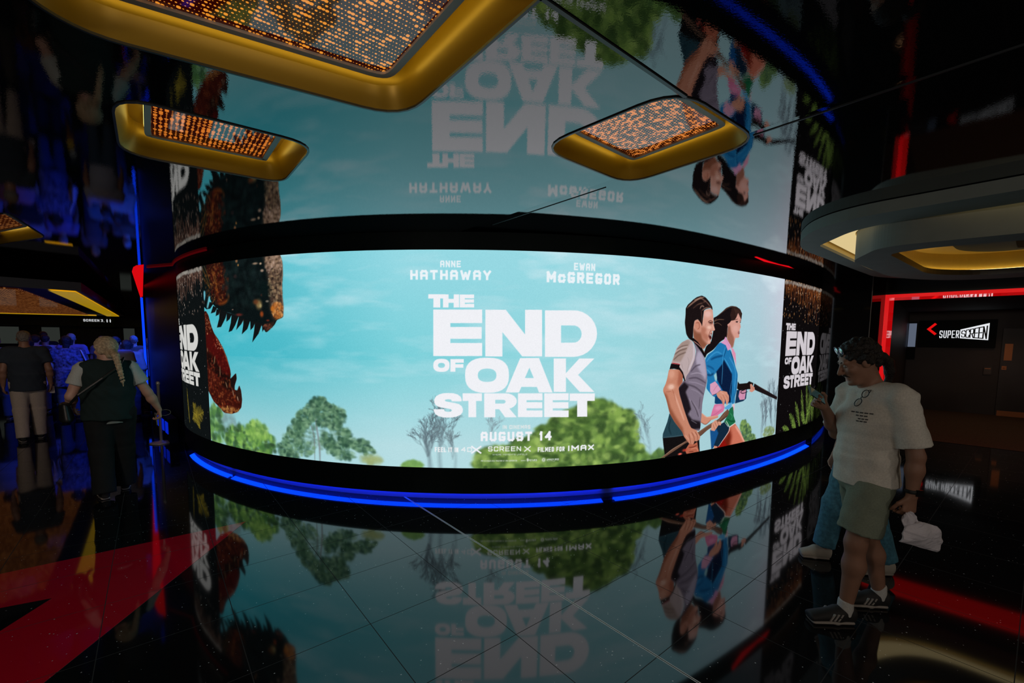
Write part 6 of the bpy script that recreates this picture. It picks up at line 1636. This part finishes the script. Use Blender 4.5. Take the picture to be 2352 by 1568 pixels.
chest_line([(G0[0] - gu[0] * .008, G0[1] - gu[1] * .008), (G0[0] + .006, G0[1] + .004), (G0[0] + gu[0] * .008, G0[1] + gu[1] * .008)], .0024, 'bridge', M_FRAME_D, gl, .011)
chest_line([(G0[0] - gu[0] * .055, G0[1] - gu[1] * .055), (G0[0] - gu[0] * .066 - .012, G0[1] - gu[1] * .060), (G0[0] - .035, G0[1] + .035)], .0022, 'temple', M_FRAME_D, gl, .008)
# faded lines of print under the glasses
M_PRINT = mat('faded_print', (0.05, 0.05, 0.05), 0.9)
pr_ = MB()
for i, (a0, a1, z) in enumerate(((-.045, .075, 1.315), (-.02, .045, 1.297), (-.025, .03, 1.279), (-.02, .04, 1.264))):
    n_w = 5 if i == 0 else 3
    for k in range(n_w):
        x0 = a0 + (a1 - a0) * k / n_w; x1 = a0 + (a1 - a0) * (k + .8) / n_w
        pr_.strip([on_chest(x, z + .0035, .0015) for x in np.linspace(x0, x1, 4)], [on_chest(x, z - .0035, .0015) for x in np.linspace(x0, x1, 4)])
pr_.build('chest_print', M_PRINT, tee)
# phone in the raised hand
hx = hd_phone; hn_ = unit(V3(.35, -.75, .55) - hx * (V3(.35, -.75, .55) @ hx)); hy = np.cross(hn_, hx)
pc_ = JM['wrR'] + hx * 0.135 + hn_ * 0.036
ph = empty('phone', MB_LOC, 'dark phone in the raised hand of the man in the cream T-shirt', 'phone')
B = Blob(0.004); B.tor(pc_ - hx * .070, pc_ + hx * .070, (.036, .0048), (.036, .0048), hy, .004, True); blob_obj('phone_case', B, mat('dark_phone', (0.015, 0.017, 0.018), 0.3), ph)
mb = MB(); mb.box(tuple(pc_ + hn_ * .0052), (.132, .064, .001), (tuple(hx), tuple(hy), tuple(hn_))); mb.build('phone_screen', mat('phone_glass', (0.02, 0.03, 0.03), 0.05, emit=(0.02, 0.05, 0.05), strength=0.5), ph)
mb = MB(); mb.box(tuple(pc_ + hx * .071 + hn_ * .001), (.004, .070, .010), (tuple(hx), tuple(hy), tuple(hn_))); mb.build('phone_edge', mat('teal_edge', (0.25, 0.42, 0.42), 0.2, 0.5), ph)
# crumpled white paper bag in the lowered hand
def crumple(name, c, ax, size, m, parent, seed):
    g = np.random.RandomState(seed); bm = bmesh.new(); bmesh.ops.create_grid(bm, x_segments=14, y_segments=12, size=1.0)
    for v in bm.verts: v.co.z = 0.5
    r = bmesh.ops.extrude_face_region(bm, geom=bm.faces[:])
    for e in r['geom']:
        if isinstance(e, bmesh.types.BMVert): e.co.z = -0.5
    A_ = [np.array(a) for a in ax]
    for v in bm.verts:
        x, y, z = v.co; edge = max(abs(x), abs(y)); th = (1 - 0.85 * edge ** 3)
        n = 0.5 * math.sin(5 * x + 2 * y + seed) + 0.5 * math.sin(4 * y - 3 * x + 1) + 0.4 * math.sin(9 * x * y + 2) + g.rand() * .5
        pinch = 1 - 0.55 * max(0, y) ** 1.5
        q = np.array(c) + A_[0] * x * pinch * size[0] + A_[1] * y * size[1] + A_[2] * (z * size[2] * th + n * 0.008)
        v.co = q
    bmesh.ops.recalc_face_normals(bm, faces=bm.faces[:])
    me = bpy.data.meshes.new(name); bm.to_mesh(me); bm.free(); me.materials.append(m)
    o = bpy.data.objects.new(name, me); COL.objects.link(o); o.parent = parent; return o
bg = empty('paper_bag', MB_LOC, 'crumpled white paper bag in the lowered hand of the man in the cream T-shirt', 'bag')
M_PAPER = mat('white_paper', (0.62, 0.60, 0.66), 0.7, bump=0.4, bscale=40)
crumple('bag_body', (.215, -.265, .655), (unit(V3(.95, .10, -.28)), unit(V3(.25, -.05, .95)), unit(V3(.1, -1, 0))), (.125, .072, .055), M_PAPER, bg, 3)
crumple('bag_neck', (.145, -.25, .735), (unit(V3(.8, .1, .5)), unit(V3(-.4, 0, .9)), unit(V3(.1, -1, 0))), (.045, .05, .03), M_PAPER, bg, 8)

# ------------------------------------------------------------------ woman walking behind him
SK2 = skin_mat('skin_fair', (0.46, 0.27, 0.20))
JW = {k: V3(*v) for k, v in rest_pose(1.66, 0.92, 0.03, 0.17, 0.02, 0.0).items()}
WLOC = (2.665, 3.285, 0); WRZ = math.radians(80)
wom, PWm, AW = person('woman in grey top and blue jeans walking behind the man with the phone', WLOC, JW, SK2, 0.95, 0.009, None, (0, 1, -.1), (0, 0, 1), rz=WRZ)
shirt(wom, JW, cloth('grey_jersey', (0.16, 0.16, 0.175)), 0.98, 0.010, 0.90, 0.022, 0.55, 0, 0.006, 21, 'top')
trousers(wom, JW, mat('blue_denim', (0.055, 0.20, 0.29), 0.8, noise=0.3, nscale=40, bump=0.3, bscale=300), 0.95, 0.010, True, 0.95, 0.016, 0.005, 23, 'jeans', 0.078)
for S_ in 'LR': shoe(wom, JW['an' + S_], JW['toe' + S_], mat('pale_canvas', (0.40, 0.37, 0.32), 0.8), M_SOLE_W, None, None, s=1.0)
HB = hair_mat('dark_brown_hair', (0.016, 0.011, 0.009))
hair_cap(wom, PWm, AW, HB, 1.02, 0.06, 0.006, 31, 0.012, sides=0.03)
B = Blob(0.006)
pts = [PWm(0, -.10, .06), PWm(0, -.15, .075), PWm(0, -.19, .03), PWm(0, -.20, -.04), PWm(0, -.185, -.12), PWm(0, -.17, -.19)]
for i in range(5): B.cap(pts[i], pts[i + 1], (.03, .034, .034, .03, .022)[i], (.034, .034, .03, .022, .010)[i], .02)
blob_obj('ponytail', B, HB, wom, 0.004, 33, 3.0)
mb = MB(); mb.tube([tuple(JW['wrL'] + V3(-.026 * math.cos(t), .026 * math.sin(t), .03)) for t in np.linspace(0, 6.28, 13)], .004, 6); mb.build('bracelet', mat('dark_cord', (0.02, 0.015, 0.012), 0.7), wom)

# ------------------------------------------------------------------ woman with the braid, seen from behind
JB = {k: V3(*v) for k, v in rest_pose(1.72, 1.02, 0.02, 0.12, -0.02, 0.04).items()}
JB['elR'] = V3(.33, .02, 1.10); JB['wrR'] = V3(.43, .08, .885); JB['elL'] = V3(-.29, .0, 1.11); JB['wrL'] = V3(-.28, .18, .99)
BLOC = (-4.38, 4.72, 0); BRZ = math.radians(46)
brd, PB_, AB = person('woman with blonde braid and dark vest walking away, phone in right hand', BLOC, JB, SK2, 1.12, 0.008, None, unit(V3(-.55, .85, -.1)), (0, 0, 1), {'R': dict(d=V3(.10, .10, -1), p=V3(-1, .1, 0), t=V3(0, 1, 0), curl=(.8, .8, .85, .9), thumb=.8)}, rz=BRZ)
shirt(brd, JB, cloth('pale_green_cotton', (0.40, 0.43, 0.41)), 1.08, 0.010, 0.80, 0.010, 0.60, 0.0, 0.004, 41, 'tee_shirt', (0, 1, 0), 0.072)
# vest over it
B = Blob(0.010); pel, ch = JB['pelvis'], JB['chest']; sd = (1, 0, 0); mid = (JB['shL'] + JB['shR']) / 2
B.tor(V3(-.02, 0, .84), ch - V3(0, 0, .1), (.215, .190), (.215, .178), sd, .06, True); B.tor(ch - V3(0, 0, .1), ch + V3(0, 0, .06), (.215, .178), (.205, .172), sd, .06); B.tor(ch + V3(0, 0, .06), mid + V3(0, 0, .0), (.205, .172), (.175, .125), sd, .06)
for q in (-1, 1): B.cap(mid + V3(q * .05, 0, .03), mid + V3(q * .165, 0, .0), .078, .075, .04)
B.sub(JB['neck'] + V3(0, .02, .06), .085, .02)
vest = blob_obj('vest', B, cloth('dark_green_vest', (0.014, 0.026, 0.026)), brd, 0.008, 43)
trousers(brd, JB, cloth('black_trousers', (0.012, 0.014, 0.015)), 1.16, 0.010, True, 1.08, 0.022, 0.005, 45, 'trousers', 0.095)
for S_ in 'LR': shoe(brd, JB['an' + S_], JB['toe' + S_], M_SHOE_BLK, M_SOLE_W, None, None)
HBL = hair_mat('blonde_hair', (0.42, 0.32, 0.20))
hair_cap(brd, PB_, AB, HBL, 1.06, 0.085, 0.004, 51, 0.0, sides=0.045, vol=1.06)
B = Blob(0.0055); base_ = PB_(-.02, -.085, -.075); n_seg = 9
for i in range(n_seg):
    t = i / (n_seg - 1); c = V3(base_[0] + .04 * t, -.165 - .045 * min(1, 2.5 * t), base_[2] - .27 * t) ; r = .028 * (1 - .5 * t)
    for q in (-1, 1): B.ell(c + V3(q * .010, 0, q * .006), (r * .8, r * .75, r), None, .006)
B.cap(V3(base_[0] + .04, -.21, base_[2] - .28), V3(base_[0] + .042, -.21, base_[2] - .325), .010, .005, .006)
B.cap(PB_(0, -.09, -.03), V3(base_[0], -.165, base_[2]), .040, .028, .02)
blob_obj('braid', B, HBL, brd)
R2 = Matrix.Rotation(BRZ, 3, 'Z')
wp = empty('phone', BLOC, 'phone on a loop strap in the hand of the woman with the braid', 'phone', None, BRZ)
B = Blob(.004); c = JB['wrR'] + V3(-.03, .045, -.115); B.tor(c - V3(-.01, -.02, .07), c + V3(-.01, -.02, .07), (.036, .005), (.036, .005), (.2, 1, 0), .004, True); blob_obj('phone_case', B, mat('dark_phone2', (0.02, 0.02, 0.02), 0.2), wp)
mb = MB(); fr_ = [c + V3(.2 * a * .2, a, b_) for a, b_ in ((-.034, -.066), (.034, -.066), (.034, .066), (-.034, .066), (-.034, -.066))]; mb.tube([tuple(q + V3(.006, 0, 0)) for q in fr_], .0022, 5); mb.build('phone_edge', mat('pale_edge', (0.4, 0.4, 0.4), 0.3, 0.5), wp)
mb = MB(); mb.tube([tuple(c + V3(.03 + .055 * (1 - math.cos(t)), -.02, .07 + .035 * math.sin(t))) for t in np.linspace(0, 6.28, 17)], .0022, 6); mb.build('wrist_strap', mat('grey_cord', (0.2, 0.2, 0.18), 0.7), wp)
sbag = empty('shoulder_bag', BLOC, 'black shoulder bag at the left hip of the woman with the braid', 'bag', None, BRZ)
B = Blob(.010); B.tor(V3(-.33, .02, .88), V3(-.34, .02, 1.02), (.06, .15), (.045, .12), (1, 0, 0), .04); blob_obj('bag_body', B, mat('black_leather', (0.010, 0.011, 0.011), 0.45), sbag)
mb = MB(); mb.tube([(-.31, -.09, 1.03), (-.24, -.20, 1.14), (-.05, -.205, 1.30), (.10, -.15, 1.43), (.14, -.02, 1.50), (.12, .10, 1.44), (-.02, .22, 1.28), (-.22, .22, 1.12), (-.32, .12, 1.03)], .012, 6); mb.build('strap', mat('black_leather', (0, 0, 0)), sbag)

# ------------------------------------------------------------------ the queue in the corridor
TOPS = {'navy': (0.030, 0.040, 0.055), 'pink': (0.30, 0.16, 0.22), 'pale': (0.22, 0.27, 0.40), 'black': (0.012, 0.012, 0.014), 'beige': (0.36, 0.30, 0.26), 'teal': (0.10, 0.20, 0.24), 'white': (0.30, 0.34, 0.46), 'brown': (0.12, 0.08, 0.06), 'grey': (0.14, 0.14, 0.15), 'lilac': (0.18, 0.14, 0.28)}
HAIRS = {'dark': (0.015, 0.011, 0.009), 'brown': (0.05, 0.03, 0.02), 'grey': (0.22, 0.20, 0.18), 'blonde': (0.34, 0.26, 0.16)}
def bystander(label, x, y, deg, h, top, bottom, hair, b=1.0, res=0.013, long_hair=0.0, seed=0, sleeve=0.6, hem=0.86, group='people queueing in the corridor', lean=0.0, face=False, top_mat=None, bent=(0, 0), armR=0.0, bald=False, stride=0.06):
    J = {k: V3(*v) for k, v in rest_pose(h, 1.0, lean, stride, 0.0, armR, bent).items()}
    r, P_, A = person(label, (x, y, 0), J, SK1 if seed % 2 else SK2, b, res, group, (0, 1, 0), (0, 0, 1), rz=math.radians(deg), face=face)
    shirt(r, J, top_mat or cloth('cloth_' + top, TOPS[top]), b * 1.02, res, hem * h / 1.75, 0.034, sleeve, 0, 0.005, 60 + seed, 'shirt', long_=sleeve > 1, sl_r=0.064)
    trousers(r, J, cloth('trouser_' + bottom, {'beige': (0.42, 0.36, 0.31), 'black': (0.014, 0.014, 0.016), 'denim': (0.04, 0.07, 0.13), 'grey': (0.09, 0.09, 0.1)}[bottom]), b, res, True, 1.06, 0.018, 0.004, 70 + seed, 'trousers', 0.075)
    for S_ in 'LR': shoe(r, J['an' + S_], J['toe' + S_], M_SHOE_BLK, M_SOLE_W, None, None, 0.009)
    if hair: hair_cap(r, P_, A, hair_mat('hair_' + hair, HAIRS[hair]), 1.0, 0.03 + long_hair, 0.004, 80 + seed, 0.0, 0.009, sides=long_hair * .8)
    return r, J, P_, A
g1, JG, PG, AG = bystander('man in dark T-shirt and beige trousers walking away at the left', -8.0, 7.19, 48, 1.82, 'navy', 'beige', 'grey', 1.10, 0.011, 0.0, 1, 0.62, 0.80, None, stride=0.10)
p_ = empty('phone', (-8.0, 7.19, 0), 'phone with lit case in the hand of the man in beige trousers', 'phone', None, math.radians(48))
c = JG['wrR'] + V3(.01, .04, -.10); B = Blob(.005); B.tor(c - V3(0, .03, .06), c + V3(0, .03, .06), (.036, .006), (.036, .006), (1, .3, 0), .004, True); blob_obj('phone_case', B, mat('pale_phone', (0.5, 0.5, 0.5), 0.3), p_)
M_PATTERN = mat('leaf_print', (0.07, 0.08, 0.16), 0.85, noise=0.95, nscale=22)
q1 = bystander('woman in leaf-print blouse with a blue shoulder bag in the queue', -9.15, 9.0, 42, 1.74, 'grey', 'denim', 'dark', 1.10, 0.012, 0.08, 2, 0.7, 0.70, top_mat=M_PATTERN)
tb = empty('tote_bag', (-9.15, 9.0, 0), 'blue-lit cloth bag on the shoulder of the woman in the leaf-print blouse', 'bag', None, math.radians(42))
B = Blob(.010); B.tor(V3(.30, -.10, .98), V3(.28, -.09, 1.20), (.05, .16), (.03, .09), (1, 0, 0), .04); blob_obj('bag_body', B, cloth('pale_canvas_bag', (0.5, 0.52, 0.6)), tb, .006, 5)
mb = MB(); mb.tube([(.28, -.15, 1.22), (.22, -.11, 1.42), (.19, 0, 1.48), (.22, .06, 1.42), (.28, .02, 1.22)], .012, 6); mb.build('handle', cloth('pale_canvas_bag', (0, 0, 0)), tb)
bystander('person in lilac top with cropped hair in front of the leaf-print blouse', -10.55, 10.5, 38, 1.80, 'lilac', 'black', 'grey', 1.0, 0.013, 0, 3)
bystander('person in pink T-shirt to the right of the man in beige trousers', -9.25, 8.35, 62, 1.70, 'pink', 'black', 'dark', 1.1, 0.013, 0.04, 4)
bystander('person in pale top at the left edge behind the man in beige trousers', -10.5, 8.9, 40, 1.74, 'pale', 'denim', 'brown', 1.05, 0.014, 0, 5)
bystander('person in beige shirt next to the blue light line', -8.0, 9.1, 40, 1.66, 'beige', 'grey', 'brown', 0.98, 0.012, 0.05, 6, 1.2)
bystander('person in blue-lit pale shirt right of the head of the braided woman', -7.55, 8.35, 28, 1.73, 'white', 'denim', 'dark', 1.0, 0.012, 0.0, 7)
bystander('person in teal top between the leaf-print blouse and the braided woman', -8.85, 9.75, 52, 1.68, 'teal', 'black', 'brown', 1.0, 0.013, 0.1, 8)
bystander('person in white top deep in the queue left of the lilac one', -11.6, 10.9, 35, 1.76, 'white', 'black', 'dark', 1.0, 0.015, 0, 9)
bystander('person in brown jacket deep in the queue behind the pale shirt', -9.4, 10.9, 44, 1.76, 'brown', 'black', 'grey', 1.05, 0.014, 0, 10, 1.2)
bystander('fair-haired person in grey at the back of the queue', -11.4, 12.2, 20, 1.74, 'grey', 'denim', 'blonde', 1.0, 0.015, 0.12, 11)
bystander('tall person in black at the back of the queue', -12.7, 11.9, 50, 1.86, 'black', 'black', 'dark', 1.05, 0.015, 0, 12, 1.2)
bystander('person in lilac at the far end of the queue', -10.6, 13.2, 38, 1.72, 'lilac', 'grey', 'brown', 1.0, 0.015, 0.08, 13)
bystander('person in navy behind the pink T-shirt', -10.6, 9.75, 44, 1.76, 'navy', 'grey', 'dark', 1.05, 0.014, 0.0, 14)
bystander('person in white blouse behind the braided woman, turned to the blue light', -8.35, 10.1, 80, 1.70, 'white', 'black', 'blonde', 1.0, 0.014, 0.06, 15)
